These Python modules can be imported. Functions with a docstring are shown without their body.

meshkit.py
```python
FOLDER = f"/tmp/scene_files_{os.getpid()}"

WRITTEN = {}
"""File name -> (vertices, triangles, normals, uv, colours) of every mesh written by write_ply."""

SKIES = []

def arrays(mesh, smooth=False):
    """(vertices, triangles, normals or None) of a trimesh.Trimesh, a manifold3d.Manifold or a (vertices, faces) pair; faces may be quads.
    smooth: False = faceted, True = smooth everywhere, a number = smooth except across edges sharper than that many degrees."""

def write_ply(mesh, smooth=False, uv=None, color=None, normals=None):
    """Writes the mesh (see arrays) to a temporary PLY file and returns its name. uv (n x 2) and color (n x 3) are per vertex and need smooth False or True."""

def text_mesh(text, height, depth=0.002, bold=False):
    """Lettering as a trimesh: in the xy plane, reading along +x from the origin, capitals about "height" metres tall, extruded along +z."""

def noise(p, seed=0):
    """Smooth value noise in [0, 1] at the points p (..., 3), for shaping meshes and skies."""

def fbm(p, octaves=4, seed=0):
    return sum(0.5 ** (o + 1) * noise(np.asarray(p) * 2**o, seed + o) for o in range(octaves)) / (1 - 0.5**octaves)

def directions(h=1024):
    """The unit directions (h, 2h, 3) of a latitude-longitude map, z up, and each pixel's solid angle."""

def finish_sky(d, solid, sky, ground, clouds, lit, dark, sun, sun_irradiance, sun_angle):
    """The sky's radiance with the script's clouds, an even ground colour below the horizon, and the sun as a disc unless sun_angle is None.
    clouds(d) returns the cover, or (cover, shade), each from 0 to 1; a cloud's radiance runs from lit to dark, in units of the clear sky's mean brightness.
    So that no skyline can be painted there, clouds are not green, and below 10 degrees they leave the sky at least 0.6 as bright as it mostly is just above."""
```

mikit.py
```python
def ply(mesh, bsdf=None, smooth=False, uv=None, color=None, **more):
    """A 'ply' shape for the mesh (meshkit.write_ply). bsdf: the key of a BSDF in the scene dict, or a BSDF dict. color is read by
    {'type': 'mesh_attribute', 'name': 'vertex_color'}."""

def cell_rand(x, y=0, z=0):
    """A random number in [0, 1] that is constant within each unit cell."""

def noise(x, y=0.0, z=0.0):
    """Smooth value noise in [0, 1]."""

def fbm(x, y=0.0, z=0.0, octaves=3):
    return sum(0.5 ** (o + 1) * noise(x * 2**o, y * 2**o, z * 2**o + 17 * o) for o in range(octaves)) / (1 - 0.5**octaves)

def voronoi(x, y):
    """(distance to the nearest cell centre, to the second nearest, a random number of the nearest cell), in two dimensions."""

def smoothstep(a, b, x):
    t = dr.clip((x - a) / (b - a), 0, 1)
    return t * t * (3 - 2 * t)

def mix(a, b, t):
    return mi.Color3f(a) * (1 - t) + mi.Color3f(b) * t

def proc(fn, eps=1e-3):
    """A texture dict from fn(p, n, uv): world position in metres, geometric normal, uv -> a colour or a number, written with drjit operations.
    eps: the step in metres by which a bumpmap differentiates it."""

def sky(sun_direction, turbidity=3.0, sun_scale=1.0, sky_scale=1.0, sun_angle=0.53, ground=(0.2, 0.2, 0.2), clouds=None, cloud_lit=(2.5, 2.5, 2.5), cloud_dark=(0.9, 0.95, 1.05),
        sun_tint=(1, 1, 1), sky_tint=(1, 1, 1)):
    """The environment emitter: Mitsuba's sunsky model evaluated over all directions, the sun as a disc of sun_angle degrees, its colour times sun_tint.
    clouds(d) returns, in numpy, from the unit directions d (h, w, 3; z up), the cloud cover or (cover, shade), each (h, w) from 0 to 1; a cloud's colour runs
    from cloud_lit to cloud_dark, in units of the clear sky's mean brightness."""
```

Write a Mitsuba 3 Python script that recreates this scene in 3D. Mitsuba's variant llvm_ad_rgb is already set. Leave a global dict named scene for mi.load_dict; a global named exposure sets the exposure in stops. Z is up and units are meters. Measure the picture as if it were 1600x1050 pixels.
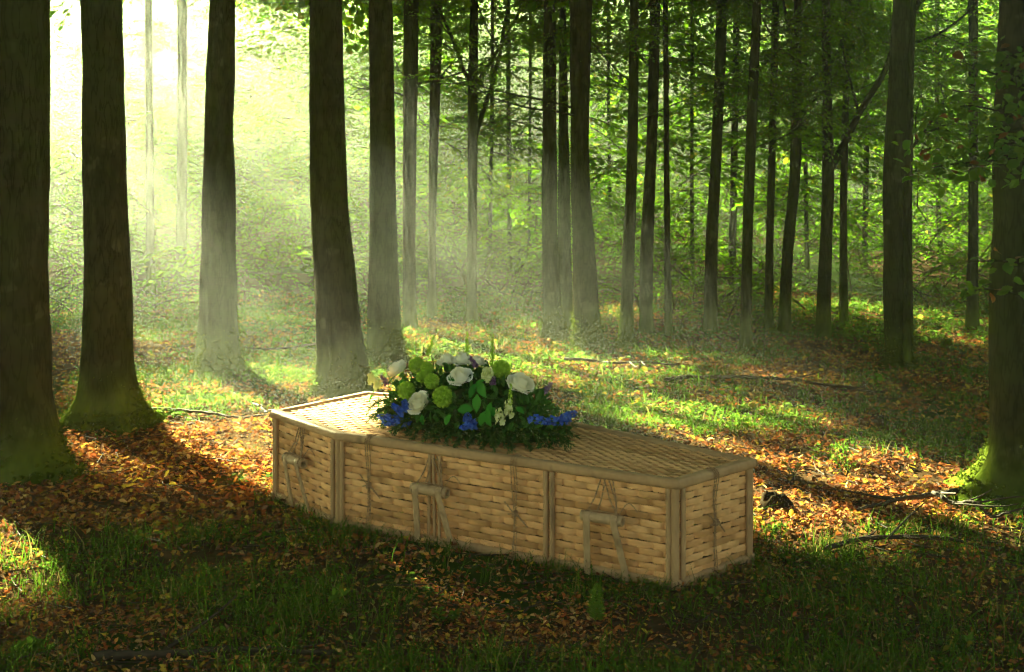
import math, random
import numpy as np, trimesh, drjit as dr, mitsuba as mi
import mikit, meshkit
from mikit import proc, noise, fbm, cell_rand, smoothstep, mix
from scipy.interpolate import PchipInterpolator

T = mi.ScalarTransform4f
PI = math.pi
scene, labels = {}, {}

# ------------------------------------------------------------------ camera, sky, exposure
F, EYE, HZ = 2100.0, 1.6, 210.0            # focal length and horizon row of the 1600 x 1050 photograph
scene['camera'] = {
    'type': 'perspective', 'fov': math.degrees(2 * math.atan(800 / F)), 'fov_axis': 'x',
    'principal_point_offset_x': 0.0, 'principal_point_offset_y': (525 - HZ) / 1050,
    'to_world': T().look_at(origin=[0, 0, EYE], target=[0, 10, EYE], up=[0, 0, 1]),
    'near_clip': 0.05, 'far_clip': 400.0, 'medium': {'type': 'ref', 'id': 'haze_medium'}}
SUN = np.array([-0.65, 1.0, 0.415]); SUN /= np.linalg.norm(SUN)
scene['daylight'] = mikit.sky(SUN.tolist(), turbidity=3, sun_scale=28.0, sky_scale=1.65, sun_tint=(0.88, 1.24, 1.25), sky_tint=(1.28, 1.02, 0.72))
exposure = 2.15
HAZE = 0.0088
scene['haze_medium'] = {'type': 'homogeneous', 'albedo': {'type': 'rgb', 'value': [0.92, 0.95, 0.86]}, 'sigma_t': HAZE,
                        'phase': {'type': 'hg', 'g': 0.77}}

rng = np.random.default_rng(7)

# ------------------------------------------------------------------ small tools
def tag(key, label=None, cat=None, group=None, kind=None):
    labels[key] = {k: v for k, v in (('label', label), ('category', cat), ('group', group), ('kind', kind)) if v}

used = {}
def numbered(name):
    n = used.get(name, 0); used[name] = n + 1
    return name if n == 0 else f'{name}_{n:03d}'

def put(name, mesh, bsdf, smooth=False, uv=None, **more):
    key = numbered(name)
    scene[key] = mikit.ply(mesh, bsdf, smooth=smooth, uv=uv, **more)
    return key

def unit(v):
    v = np.asarray(v, float)
    return v / np.maximum(np.linalg.norm(v, axis=-1, keepdims=True), 1e-12)

def cat(ms):
    vs, fs, at = [], [], 0
    for v, f in ms:
        vs.append(v); fs.append(np.asarray(f) + at); at += len(v)
    return np.vstack(vs), np.vstack(fs)

def at(px, py, d):
    """the point d metres ahead that the photograph shows at (px, py)"""
    return np.array([(px - 800) * d / F, d, EYE - (py - HZ) * d / F])

def ground_at(px, py):
    d = EYE * F / (py - HZ)
    return np.array([(px - 800) * d / F, d])

def hgt(x, y):
    p = np.stack([np.asarray(x, float), np.asarray(y, float), np.zeros_like(np.asarray(x, float))], -1)
    bump = 0.10 * (meshkit.fbm(p * 0.55 + 3.1, 3, 5) - 0.5) + 0.035 * (meshkit.fbm(p * 3.1, 3, 9) - 0.5)
    flat = np.clip((np.hypot((p[..., 0] + 0.05) / 1.25, (p[..., 1] - 5.5) / 1.1) - 0.75) / 0.5, 0, 1)
    near = np.clip((40 - p[..., 1]) / 25, 0, 1)
    return bump * (0.12 + 0.88 * flat) * (0.3 + 0.7 * near)

def frame_of(t):
    t = unit(t)
    a = np.cross(t, np.where(np.abs(t[..., 2:3]) < 0.9, [0, 0, 1.0], [1.0, 0, 0]))
    a = unit(a)
    return a, np.cross(t, a)

def tube(pts, radii, sides=8, cap=True):
    p = np.asarray(pts, float); r = np.broadcast_to(radii, (len(p),)).astype(float)
    t = unit(np.gradient(p, axis=0))
    a = np.cross(t, [0.31, 0.2, 0.93]); bad = np.linalg.norm(a, axis=1) < 0.2
    a[bad] = np.cross(t[bad], [0.9, 0.3, 0.1]); a = unit(a)
    b = np.cross(t, a)
    ang = np.arange(sides) * 2 * PI / sides
    v = (p[:, None] + r[:, None, None] * (np.cos(ang)[None, :, None] * a[:, None] + np.sin(ang)[None, :, None] * b[:, None])).reshape(-1, 3)
    i, j = np.meshgrid(np.arange(len(p) - 1), np.arange(sides), indexing='ij')
    i, j = i.ravel(), j.ravel(); k = (j + 1) % sides
    f = np.vstack([np.stack([i * sides + j, i * sides + k, (i + 1) * sides + k], 1), np.stack([i * sides + j, (i + 1) * sides + k, (i + 1) * sides + j], 1)])
    if cap:
        n = len(v); v = np.vstack([v, p[:1], p[-1:]]); q = np.arange(sides); k = (q + 1) % sides
        e = (len(p) - 1) * sides
        f = np.vstack([f, np.stack([k, q, q * 0 + n], 1), np.stack([e + q, e + k, q * 0 + n + 1], 1)])
    return v, f

def bezier(p0, p1, p2, p3, n=12):
    t = np.linspace(0, 1, n)[:, None]
    return (1 - t) ** 3 * np.array(p0) + 3 * t * (1 - t) ** 2 * np.array(p1) + 3 * t * t * (1 - t) * np.array(p2) + t ** 3 * np.array(p3)

# leaf templates: x along the leaf, y across, z up
LEAF6 = (np.array([[0, 0, 0], [.32, .30, .07], [.72, .24, .05], [1, 0, -.10], [.72, -.24, .05], [.32, -.30, .07]]),
         np.array([[0, 5, 4], [0, 4, 3], [0, 3, 2], [0, 2, 1]]))
CURL6 = (np.array([[0, 0, 0], [.32, .28, .16], [.72, .22, .20], [1, 0, .10], [.72, -.26, .12], [.32, -.32, .20]]), LEAF6[1])
LEAF11 = (np.array([[0, 0, 0], [.12, .14, .02], [.32, .31, .07], [.55, .34, .09], [.78, .22, .05], [1, 0, -.12],
                    [.78, -.22, .05], [.55, -.34, .09], [.32, -.31, .07], [.12, -.14, .02], [.35, 0, .02], [.7, 0, -.02]]),
          np.array([[0, 9, 10], [9, 8, 10], [8, 7, 10], [7, 11, 10], [7, 6, 11], [6, 5, 11], [5, 4, 11], [4, 3, 11], [3, 10, 11], [3, 2, 10], [2, 1, 10], [1, 0, 10]]))

def leaves(pos, dirs, ups, size, tmpl=LEAF6, width=1.0):
    pos, dirs, ups = np.asarray(pos, float), unit(dirs), np.asarray(ups, float)
    side = unit(np.cross(ups, dirs)); up = np.cross(dirs, side)
    size = np.broadcast_to(size, (len(pos),)).astype(float)
    tv, tf = tmpl
    v = pos[:, None] + size[:, None, None] * (tv[None, :, :1] * dirs[:, None] + tv[None, :, 1:2] * width * side[:, None] + tv[None, :, 2:] * up[:, None])
    f = tf[None] + (np.arange(len(pos)) * len(tv))[:, None, None]
    return v.reshape(-1, 3), f.reshape(-1, 3)

def rot_between(z):
    a, b = frame_of(np.asarray(z, float)[None]); return np.stack([a[0], b[0], unit(z)], 1)

# ------------------------------------------------------------------ materials
def leaf_bsdf(key, dark, light, alt=None, diff=1.15, rough=0.5, altp=0.0):
    def col(p, n, uv):
        c = mix(dark, light, uv.x)
        if alt is not None:
            c = dr.select(cell_rand(uv.x * 977.0, uv.x * 131.0, 3) < altp, mi.Color3f(alt), c)
        return dr.select(uv.y > 0.5, mi.Color3f(0.045, 0.035, 0.02), c)
    scene[key] = {'type': 'principledthin', 'base_color': proc(col), 'roughness': rough, 'diff_trans': diff, 'spec_trans': 0.0, 'eta': 1.35}

leaf_bsdf('beech_leaf', (.040, .125, .003), (.135, .27, .004), alt=(.22, .21, .010), altp=.05, diff=1.3)
leaf_bsdf('sprig_leaf', (.05, .13, .014), (.10, .18, .014), alt=(.13, .06, .015), altp=.07)
leaf_bsdf('weed_leaf', (.05, .12, .012), (.11, .19, .02), alt=(.18, .15, .02), altp=.12)
leaf_bsdf('moss_tuft', (.030, .050, .005), (.085, .105, .010), diff=.5)
leaf_bsdf('grass_blade', (.030, .078, .006), (.085, .150, .012), alt=(.20, .16, .05), altp=.10, diff=.9)

LIT = [(.22, .075, .025), (.38, .13, .03), (.44, .21, .045), (.15, .055, .025), (.50, .31, .11), (.32, .085, .024), (.10, .042, .022), (.46, .32, .035), (.19, .10, .055), (.27, .09, .035)]
def litter_col(p, n, uv):
    c = mi.Color3f(LIT[0])
    for k, q in enumerate(LIT[1:]):
        c = dr.select(uv.x * len(LIT) > k + 1, mi.Color3f(q), c)
    return c * (0.65 + 0.7 * uv.y)
scene['fallen_leaf'] = {'type': 'principledthin', 'base_color': proc(litter_col), 'roughness': .33, 'diff_trans': .6, 'spec_trans': 0.0, 'eta': 1.45}

def soil_col(p, n, uv):
    a = fbm(p.x * 9, p.y * 9, 0, 4); b = fbm(p.x * .8 + 5, p.y * .8, 2, 3); g = noise(p.x * 60, p.y * 60, 1)
    c = mix((.030, .018, .009), (.085, .048, .022), a * .6 + g * .4)
    return mix(c, (.028, .050, .008), smoothstep(.5, .66, b + .25 * (a - .5)))
scene['soil'] = {'type': 'diffuse', 'reflectance': proc(soil_col)}

def bark_col(p, n, uv):
    a = fbm(p.x * 7, p.y * 7, p.z * 2.2, 4); s = fbm(p.x * 38, p.y * 38, p.z * 12, 3)
    band = fbm(p.x * 3, p.y * 3, p.z * 16, 3)
    c = mix((.008, .0076, .003), (.034, .030, .012), smoothstep(.2, .8, a * .5 + s * .5))
    c = mix(c, (.10, .095, .06), smoothstep(.66, .74, fbm(p.x * 13 + 3, p.y * 13, p.z * 9, 3)) * .22)
    c = mix(c, (.020, .028, .005), smoothstep(.42, .68, fbm(p.x * 2.3 + 9, p.y * 2.3, p.z * .9, 4)) * .75)
    c = mix(c, (.022, .017, .010), smoothstep(.56, .72, band) * .6)
    crack = dr.abs(fbm(p.x * 42, p.y * 42, p.z * 7, 3) - .5)
    c = c * (.55 + .45 * smoothstep(.0, .08, crack))
    moss = smoothstep(.38, .02, p.z + .28 * (fbm(p.x * 8, p.y * 8, p.z * 5, 3) - .5))
    return mix(c, mix((.030, .055, .005), (.09, .12, .010), s), moss * .9)
def bark_h(p, n, uv):
    return fbm(p.x * 30, p.y * 30, p.z * 9, 4) * .7 + noise(p.x * 90, p.y * 90, p.z * 40) * .3
scene['bark'] = {'type': 'twosided', 'b': {'type': 'bumpmap', 'arbitrary': proc(bark_h, 2e-3), 'scale': .008,
                 'b': {'type': 'diffuse', 'reflectance': proc(bark_col)}}}

scene['rotten_wood'] = {'type': 'diffuse', 'reflectance': proc(lambda p, n, uv: mix((.008, .006, .004), (.035, .024, .014), fbm(p.x * 50, p.y * 50, p.z * 30, 3)))}
scene['dead_wood'] = {'type': 'twosided', 'b': {'type': 'principled', 'base_color': proc(lambda p, n, uv: mix((.018, .012, .007), (.075, .052, .03), fbm(p.x * 40, p.y * 40, p.z * 40, 3))), 'roughness': .8, 'specular': .2}}
def cane_col(p, n, uv):
    fib = fbm(p.x * 55, p.y * 55, p.z * 130, 3); broad = fbm(p.x * 7 + uv.y * 9, p.y * 7, p.z * 9 + uv.y * 31, 3)
    c = mix((.50, .228, .076), (.89, .522, .222), fib * .45 + uv.y * .55)
    return mix(c, (.30, .14, .04), smoothstep(.46, .74, broad) * .7)
scene['woven_cane'] = {'type': 'twosided', 'b': {'type': 'principled', 'base_color': proc(cane_col), 'roughness': .5, 'specular': .4}}
def pole_col(p, n, uv):
    fib = fbm(p.x * 60, p.y * 60, p.z * 25, 3); broad = fbm(p.x * 5, p.y * 5, p.z * 8, 3)
    c = mix((.29, .158, .070), (.51, .32, .155), fib * .5 + broad * .5)
    return mix(c, (.15, .09, .05), smoothstep(.62, .80, fbm(p.x * 14, p.y * 14, p.z * 6 + 4, 3)) * .7)
scene['cane_pole'] = {'type': 'twosided', 'b': {'type': 'bumpmap', 'arbitrary': proc(lambda p, n, uv: fbm(p.x * 120, p.y * 120, p.z * 120, 2), 1e-3), 'scale': .0012,
                      'b': {'type': 'principled', 'base_color': proc(pole_col), 'roughness': .6, 'specular': .3}}}
def handle_col(p, n, uv):
    return mix(mix((.29, .175, .085), (.50, .34, .185), fbm(p.x * 70, p.y * 70, p.z * 30, 3)), (.20, .12, .06), smoothstep(.55, .8, fbm(p.x * 20, p.y * 20, p.z * 20 + 4, 3)) * .7)
scene['handle_cane'] = {'type': 'twosided', 'b': {'type': 'principled', 'base_color': proc(handle_col), 'roughness': .55, 'specular': .35}}
scene['cord'] = {'type': 'twosided', 'b': {'type': 'principled', 'base_color': proc(lambda p, n, uv: mix((.20, .11, .05), (.36, .22, .105), noise(p.x * 200, p.y * 200, p.z * 200))), 'roughness': .8}}
scene['cane_stake'] = {'type': 'twosided', 'b': {'type': 'diffuse', 'reflectance': {'type': 'rgb', 'value': [.16, .075, .025]}}}
scene['coffin_lining'] = {'type': 'twosided', 'b': {'type': 'diffuse', 'reflectance': {'type': 'rgb', 'value': [.10, .055, .022]}}}

def petal_bsdf(key, a, b, diff=.5, rough=.55):
    scene[key] = {'type': 'principledthin', 'base_color': proc(lambda p, n, uv: mix(a, b, uv.x)), 'roughness': rough, 'diff_trans': diff, 'spec_trans': 0.0, 'eta': 1.35}
petal_bsdf('white_petal', (.86, .82, .58), (.90, .91, .86), diff=.25)
petal_bsdf('lime_petal', (.26, .46, .03), (.48, .66, .08))
petal_bsdf('blue_petal', (.02, .05, .34), (.08, .17, .62))
petal_bsdf('mauve_petal', (.10, .05, .12), (.22, .13, .25))
petal_bsdf('pale_petal', (.55, .62, .22), (.75, .78, .45))
petal_bsdf('bouquet_leaf', (.030, .090, .018), (.075, .19, .03), diff=.7, rough=.4)
petal_bsdf('bright_leaf', (.03, .19, .025), (.08, .34, .035), diff=.7, rough=.35)
petal_bsdf('needle_leaf', (.028, .065, .014), (.10, .15, .03), diff=.5)

# ------------------------------------------------------------------ where the sun gets through
# clearings of the canopy: ground ellipses (x, y, rx, ry) that the low sun reaches
CLEAR = np.array([(-1.55, 7.35, .75, 1.25), (-1.3, 8.5, .95, .68), (1.0, 7.45, 1.0, .32), (.45, 9.2, 1.1, .62), (1.62, 5.72, 1.2, .80), (2.2, 8.3, .7, .2),
                  (-1.95, 4.85, .72, .58), (3.6, 11.0, .7, .5), (-.3, 11.2, .8, .4), (-.12, 4.78, .42, .30)])
BEAMS = np.array([(-.50, 6.3, .85, .85), (.35, 5.3, .50, .48), (.35, 7.1, .33, .33), (-2.55, 8.3, .26, .36), (-2.7, 10.3, .30, .45), (-1.9, 11.3, .34, .5), (-.75, 10.1, .26, .4),
                  (.2, 10.7, .30, .45), (-3.9, 11.9, .4, .6), (-.7, 12.3, .34, .5), (1.0, 12.2, .32, .5), (-5.1, 10.6, .4, .6), (-2.9, 12.6, .4, .5), (3.2, 12.4, .36, .5)])
def lit(gx, gy, beam=True):
    p = np.stack([gx, gy, gx * 0], -1)
    w = 0.55 * (meshkit.fbm(p * 2.3, 3, 21) - 0.5)
    q = np.min(np.hypot((gx[:, None] - CLEAR[:, 0]) / CLEAR[:, 2], (gy[:, None] - CLEAR[:, 1]) / CLEAR[:, 3]), 1)
    beams = np.min(np.hypot((gx[:, None] - BEAMS[:, 0]) / BEAMS[:, 2], (gy[:, None] - BEAMS[:, 1]) / BEAMS[:, 3]), 1) + w * .7 < 1.0
    return (q + w < 1.0) | beams if beam else ((q + w < 1.0) & (gy < 9.8)) | beams
def lands(p):
    k = p[:, 2] / SUN[2]
    return p[:, 0] - k * SUN[0], p[:, 1] - k * SUN[1]

# ------------------------------------------------------------------ ground
def make_ground():
    r = np.concatenate([np.linspace(-3, 16, 381), np.linspace(16.2, 40, 60), np.linspace(42, 70, 15)])
    x = np.concatenate([np.linspace(-70, -8, 32), np.linspace(-7.9, 7.9, 317), np.linspace(8, 70, 32)])
    r = np.concatenate([np.linspace(-40, -3.2, 16), r])
    X, Y = np.meshgrid(x, r)
    v = np.stack([X, Y, hgt(X, Y)], -1).reshape(-1, 3)
    w = len(x); i, j = np.meshgrid(np.arange(len(r) - 1), np.arange(w - 1), indexing='ij'); i, j = i.ravel(), j.ravel()
    return v, np.stack([i * w + j, i * w + j + 1, (i + 1) * w + j + 1, (i + 1) * w + j], 1)
put('forest_floor', make_ground(), 'soil', smooth=True)
tag('forest_floor', 'dark forest floor under fallen leaves and grass', 'ground', kind='structure')

COFFIN = np.array([[-1.0386, 5.8951], [-.7073, 5.4709], [.5758, 4.7134], [.8896, 5.016], [-.2024, 6.1164], [-.6808, 6.3256]])  # A B C D F E
def in_coffin(x, y, grow=0.0):
    c = COFFIN.mean(0); p = c + (COFFIN - c) * (1 + grow); ok = np.ones(len(x), bool)
    for a, b in zip(p, np.roll(p, -1, 0)):
        ok &= (b[0] - a[0]) * (y - a[1]) - (b[1] - a[1]) * (x - a[0]) > 0
    return ok

def green(x, y):
    """how grassy the floor is, 0 to 1"""
    p = np.stack([x, y, x * 0], -1)
    n = meshkit.fbm(p * 0.9 + 11, 3, 31); m = meshkit.fbm(p * 2.6, 3, 33)
    base = np.where(y < 5.5, .84, .38) + np.where((x > .4) & (y > 6.5), .10, 0) - np.where((x < -.7) & (y > 5.3) & (y < 8.6), .26, 0) + np.where(y > 8.6, .10, 0) - np.where((x > .95) & (y > 5.1) & (y < 6.5), .32, 0)
    base = base + .35 * np.exp(-((x - 1.25) / .45) ** 2 - ((y - 7.35) / .3) ** 2) + .3 * np.exp(-((x + 1.0) / .5) ** 2 - ((y - 4.7) / .4) ** 2) - .35 * np.exp(-((x - .15) / .5) ** 2 - ((y - 4.25) / .22) ** 2)
    base = base + np.where(y > 10.6, .25, 0)
    return np.clip(base + 1.4 * (n - .5) + 1.0 * (m - .5), 0, 1)

def scatter(n, y0, y1, power=1.0, margin=.8):
    u = rng.random(n); y = y0 * (y1 / y0) ** u if power == 1 else y0 + (y1 - y0) * u ** power
    x = (rng.random(n) * 2 - 1) * (y * .385 + margin)
    return x, y

def make_litter():
    x, y = scatter(290000, 3.3, 13.5)
    g = green(x, y); keep = rng.random(len(x)) > g * 1.0 - .04
    p = np.stack([x, y, x * 0], 1); keep &= rng.random(len(x)) < np.clip(.30 + 2.6 * (meshkit.fbm(p * 4.5, 3, 61) - .34), .12, 1)
    keep &= ~in_coffin(x, y, .01)
    x, y = x[keep], y[keep]; n = len(x)
    a = rng.random(n) * 2 * PI
    up = unit(np.stack([rng.normal(0, .52, n), rng.normal(0, .52, n), np.ones(n)], 1))
    d = np.stack([np.cos(a), np.sin(a), rng.normal(0, .12, n)], 1); d -= up * (d * up).sum(1)[:, None] * .9
    z = hgt(x, y) + .004 + rng.random(n) ** 2 * .022
    s = np.where(rng.random(n) < .5, rng.uniform(.011, .024, n), rng.uniform(.024, .044, n)) * np.clip(.62 + .38 * (y - 4.6) / 1.2, .62, 1.0)
    h = n // 2
    m1 = leaves(np.stack([x, y, z], 1)[:h], d[:h], up[:h], s[:h], CURL6, .95)
    m2 = leaves(np.stack([x, y, z + .006], 1)[h:], d[h:], -up[h:] , s[h:], CURL6, .8)
    uv = np.repeat(rng.random((n, 2)), 6, 0)
    put('leaf_litter', cat([m1, m2]), 'fallen_leaf', uv=uv)
    tag('leaf_litter', 'carpet of brown and orange fallen beech leaves on the forest floor', 'leaves', kind='stuff')
make_litter()

def blades(x, y, h, w, lean):
    n = len(x); a = rng.random(n) * 2 * PI; t = rng.random(n) * 2 * PI
    z = hgt(x, y) - .005
    dx, dy = np.cos(a) * lean * h, np.sin(a) * lean * h
    sx, sy = np.cos(t) * w, np.sin(t) * w
    V = []
    for k, (u, ww) in enumerate(((0, 1), (.4, .85), (.75, .55), (1, .0))):
        cx, cy, cz = x + dx * u * u, y + dy * u * u, z + h * (u - .28 * lean * u * u)
        if k == 3: V.append(np.stack([cx, cy, cz], 1))
        else: V += [np.stack([cx - sx * ww, cy - sy * ww, cz], 1), np.stack([cx + sx * ww, cy + sy * ww, cz], 1)]
    v = np.stack(V, 1).reshape(-1, 3)
    f = np.array([[0, 1, 3], [0, 3, 2], [2, 3, 5], [2, 5, 4], [4, 5, 6]])
    return v, (f[None] + (np.arange(n) * 7)[:, None, None]).reshape(-1, 3)

def make_grass():
    # tufts: blades clustered round random centres
    cx, cy = scatter(15000, 3.4, 13)
    g = green(cx, cy); k = (rng.random(len(cx)) < (g - .22) * 1.5); cx, cy, g = cx[k], cy[k], g[k]
    per = rng.integers(5, 13, len(cx))
    x = np.repeat(cx, per) + rng.normal(0, .035, per.sum()); y = np.repeat(cy, per) + rng.normal(0, .035, per.sum())
    tall = np.repeat(rng.uniform(.035, .125, len(cx)) * np.where(cy < 5.6, 1.0, .7), per)
    k = ~in_coffin(x, y, .02); x, y, tall = x[k], y[k], tall[k]
    tall = tall * np.where(in_coffin(x, y, .25), .75, 1)
    n = len(x)
    m = blades(x, y, tall * rng.uniform(.6, 1.3, n), rng.uniform(.0012, .0028, n) * np.clip(y / 5, 1, 2), rng.uniform(.1, 1.1, n))
    uv = np.repeat(np.stack([rng.random(n), np.zeros(n)], 1), 7, 0)
    put('grass', m, 'grass_blade', uv=uv)
    tag('grass', 'green grass growing in tufts through the fallen leaves', 'grass', kind='stuff')
make_grass()

def make_sticks():
    n = 2600; x, y = scatter(n, 3.5, 12); k = ~in_coffin(x, y, .02); x, y = x[k], y[k]; ms = []
    for a, b in zip(x, y):
        L = rng.uniform(.04, .22); t = rng.random() * PI; d = np.array([math.cos(t), math.sin(t), 0]) * L / 2; j = rng.normal(0, .012, 2)
        q = np.array([[a - d[0], b - d[1]], [a + j[0], b + j[1]], [a + d[0], b + d[1]]]); z = hgt(q[:, 0], q[:, 1]) + rng.uniform(.008, .03)
        ms.append(tube(np.column_stack([q, z]), np.array([1, .8, .5]) * rng.uniform(.0012, .0035), 4, False))
    put('twigs', cat(ms), 'dead_wood', smooth=True)
    tag('twigs', 'small dead twigs strewn over the forest floor', 'twigs', kind='stuff')
make_sticks()

def make_edge_grass():
    # blades that bend against the foot of the coffin
    X, Y = [], []
    for a, b in zip(COFFIN, np.roll(COFFIN, -1, 0)):
        L = np.linalg.norm(b - a); n = int(L * 420); t = rng.random(n) ; t = t[meshkit.noise(np.stack([t * L * 7, t * 0, t * 0 + a[0]], 1)) > .38]
        e = (b - a) / L; o = np.array([e[1], -e[0]]); q = rng.uniform(.022, .10, len(t))
        X.append(a[0] + (b - a)[0] * t + o[0] * q); Y.append(a[1] + (b - a)[1] * t + o[1] * q)
    x, y = np.concatenate(X), np.concatenate(Y); n = len(x)
    m = blades(x, y, rng.uniform(.025, .085, n), rng.uniform(.0012, .0024, n), rng.uniform(.1, 1.0, n))
    scene['grass__001'] = mikit.ply(m, 'grass_blade', uv=np.repeat(np.stack([rng.random(n), np.zeros(n)], 1), 7, 0))
make_edge_grass()

def make_moss():
    x, y = scatter(120000, 3.4, 14)
    g = green(x, y); k = (rng.random(len(x)) < (g - .38) * 1.6) & ~in_coffin(x, y, .02); x, y = x[k], y[k]; n = len(x)
    a = rng.random(n) * 2 * PI
    up = unit(np.stack([rng.normal(0, .5, n), rng.normal(0, .5, n), np.ones(n)], 1))
    d = np.stack([np.cos(a), np.sin(a), rng.uniform(-.1, .6, n)], 1)
    s = rng.uniform(.012, .030, n) * np.clip(y / 6, .8, 1.8) * (1 + .5 * (rng.random(n) < .12))
    m = leaves(np.stack([x, y, hgt(x, y) + rng.random(n) * .03], 1), d, up, s, LEAF6, 1.2)
    put('ground_cover', m, 'weed_leaf', uv=np.repeat(np.stack([rng.random(n), np.zeros(n)], 1), 6, 0))
    tag('ground_cover', 'low small leaved green plants and moss covering the forest floor', 'ground cover', kind='stuff')
make_moss()

# ------------------------------------------------------------------ leaf sprays (shared by crowns, branches and undergrowth)
def make_spray(seed, n_side=11, length=.8, leaf=.062, droop=.25, tmpl=LEAF6):
    r = np.random.default_rng(seed)
    ms, uvs = [], []
    def twig(p0, d, L, rad, depth):
        k = 5
        t = np.linspace(0, 1, k)[:, None]
        pts = p0 + d * L * t + np.array([0, 0, -droop * L]) * t * t
        v, f = tube(pts, np.linspace(rad, rad * .4, k), 3, False)
        ms.append((v, f)); uvs.append(np.tile([[.3, 1.0]], (len(v), 1)))
        return lambda u: p0 + d * L * u + np.array([0, 0, -droop * L]) * u * u
    main = twig(np.zeros(3), np.array([1.0, 0, .12]), length, .006, 0)
    P, D, U, S = [], [], [], []
    for i in range(n_side):
        u = .08 + .92 * i / (n_side - 1); sgn = 1 if i % 2 else -1
        ang = sgn * r.uniform(.6, 1.0) * (1 - .6 * (i == n_side - 1))
        d = unit(np.array([math.cos(ang), math.sin(ang), r.uniform(-.25, .3)])); L = length * (.50 - .30 * u) * r.uniform(.75, 1.25)
        fn = twig(main(u), d, L, .003, 1)
        m = max(3, int(L / .042))
        for j in range(m):
            w = (j + .6) / m; s2 = 1 if j % 2 else -1
            a2 = ang + s2 * r.uniform(.5, 1.0) * (j < m - 1)
            P.append(fn(w)); D.append([math.cos(a2), math.sin(a2), r.uniform(-.55, .12)]); U.append([r.normal(0, .35), r.normal(0, .35), 1]); S.append(leaf * r.uniform(.7, 1.25))
    lv = leaves(P, D, U, S, tmpl, 1.05)
    ms.append(lv); c = r.random(len(P)); uvs.append(np.repeat(np.stack([c, c * 0], 1), len(tmpl[0]), 0))
    return cat(ms), np.vstack(uvs)
N_SPRAY = 4
for k in range(N_SPRAY):
    m, uv = make_spray(100 + k)
    scene[f'spray_source_{k}'] = {'type': 'shapegroup', 'spray': mikit.ply(m, 'beech_leaf', uv=uv)}
LEAF4 = (np.array([[0, 0, 0], [.5, .36, .06], [1, 0, -.06], [.5, -.36, .06]]), np.array([[0, 3, 2], [0, 2, 1]]))
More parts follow.
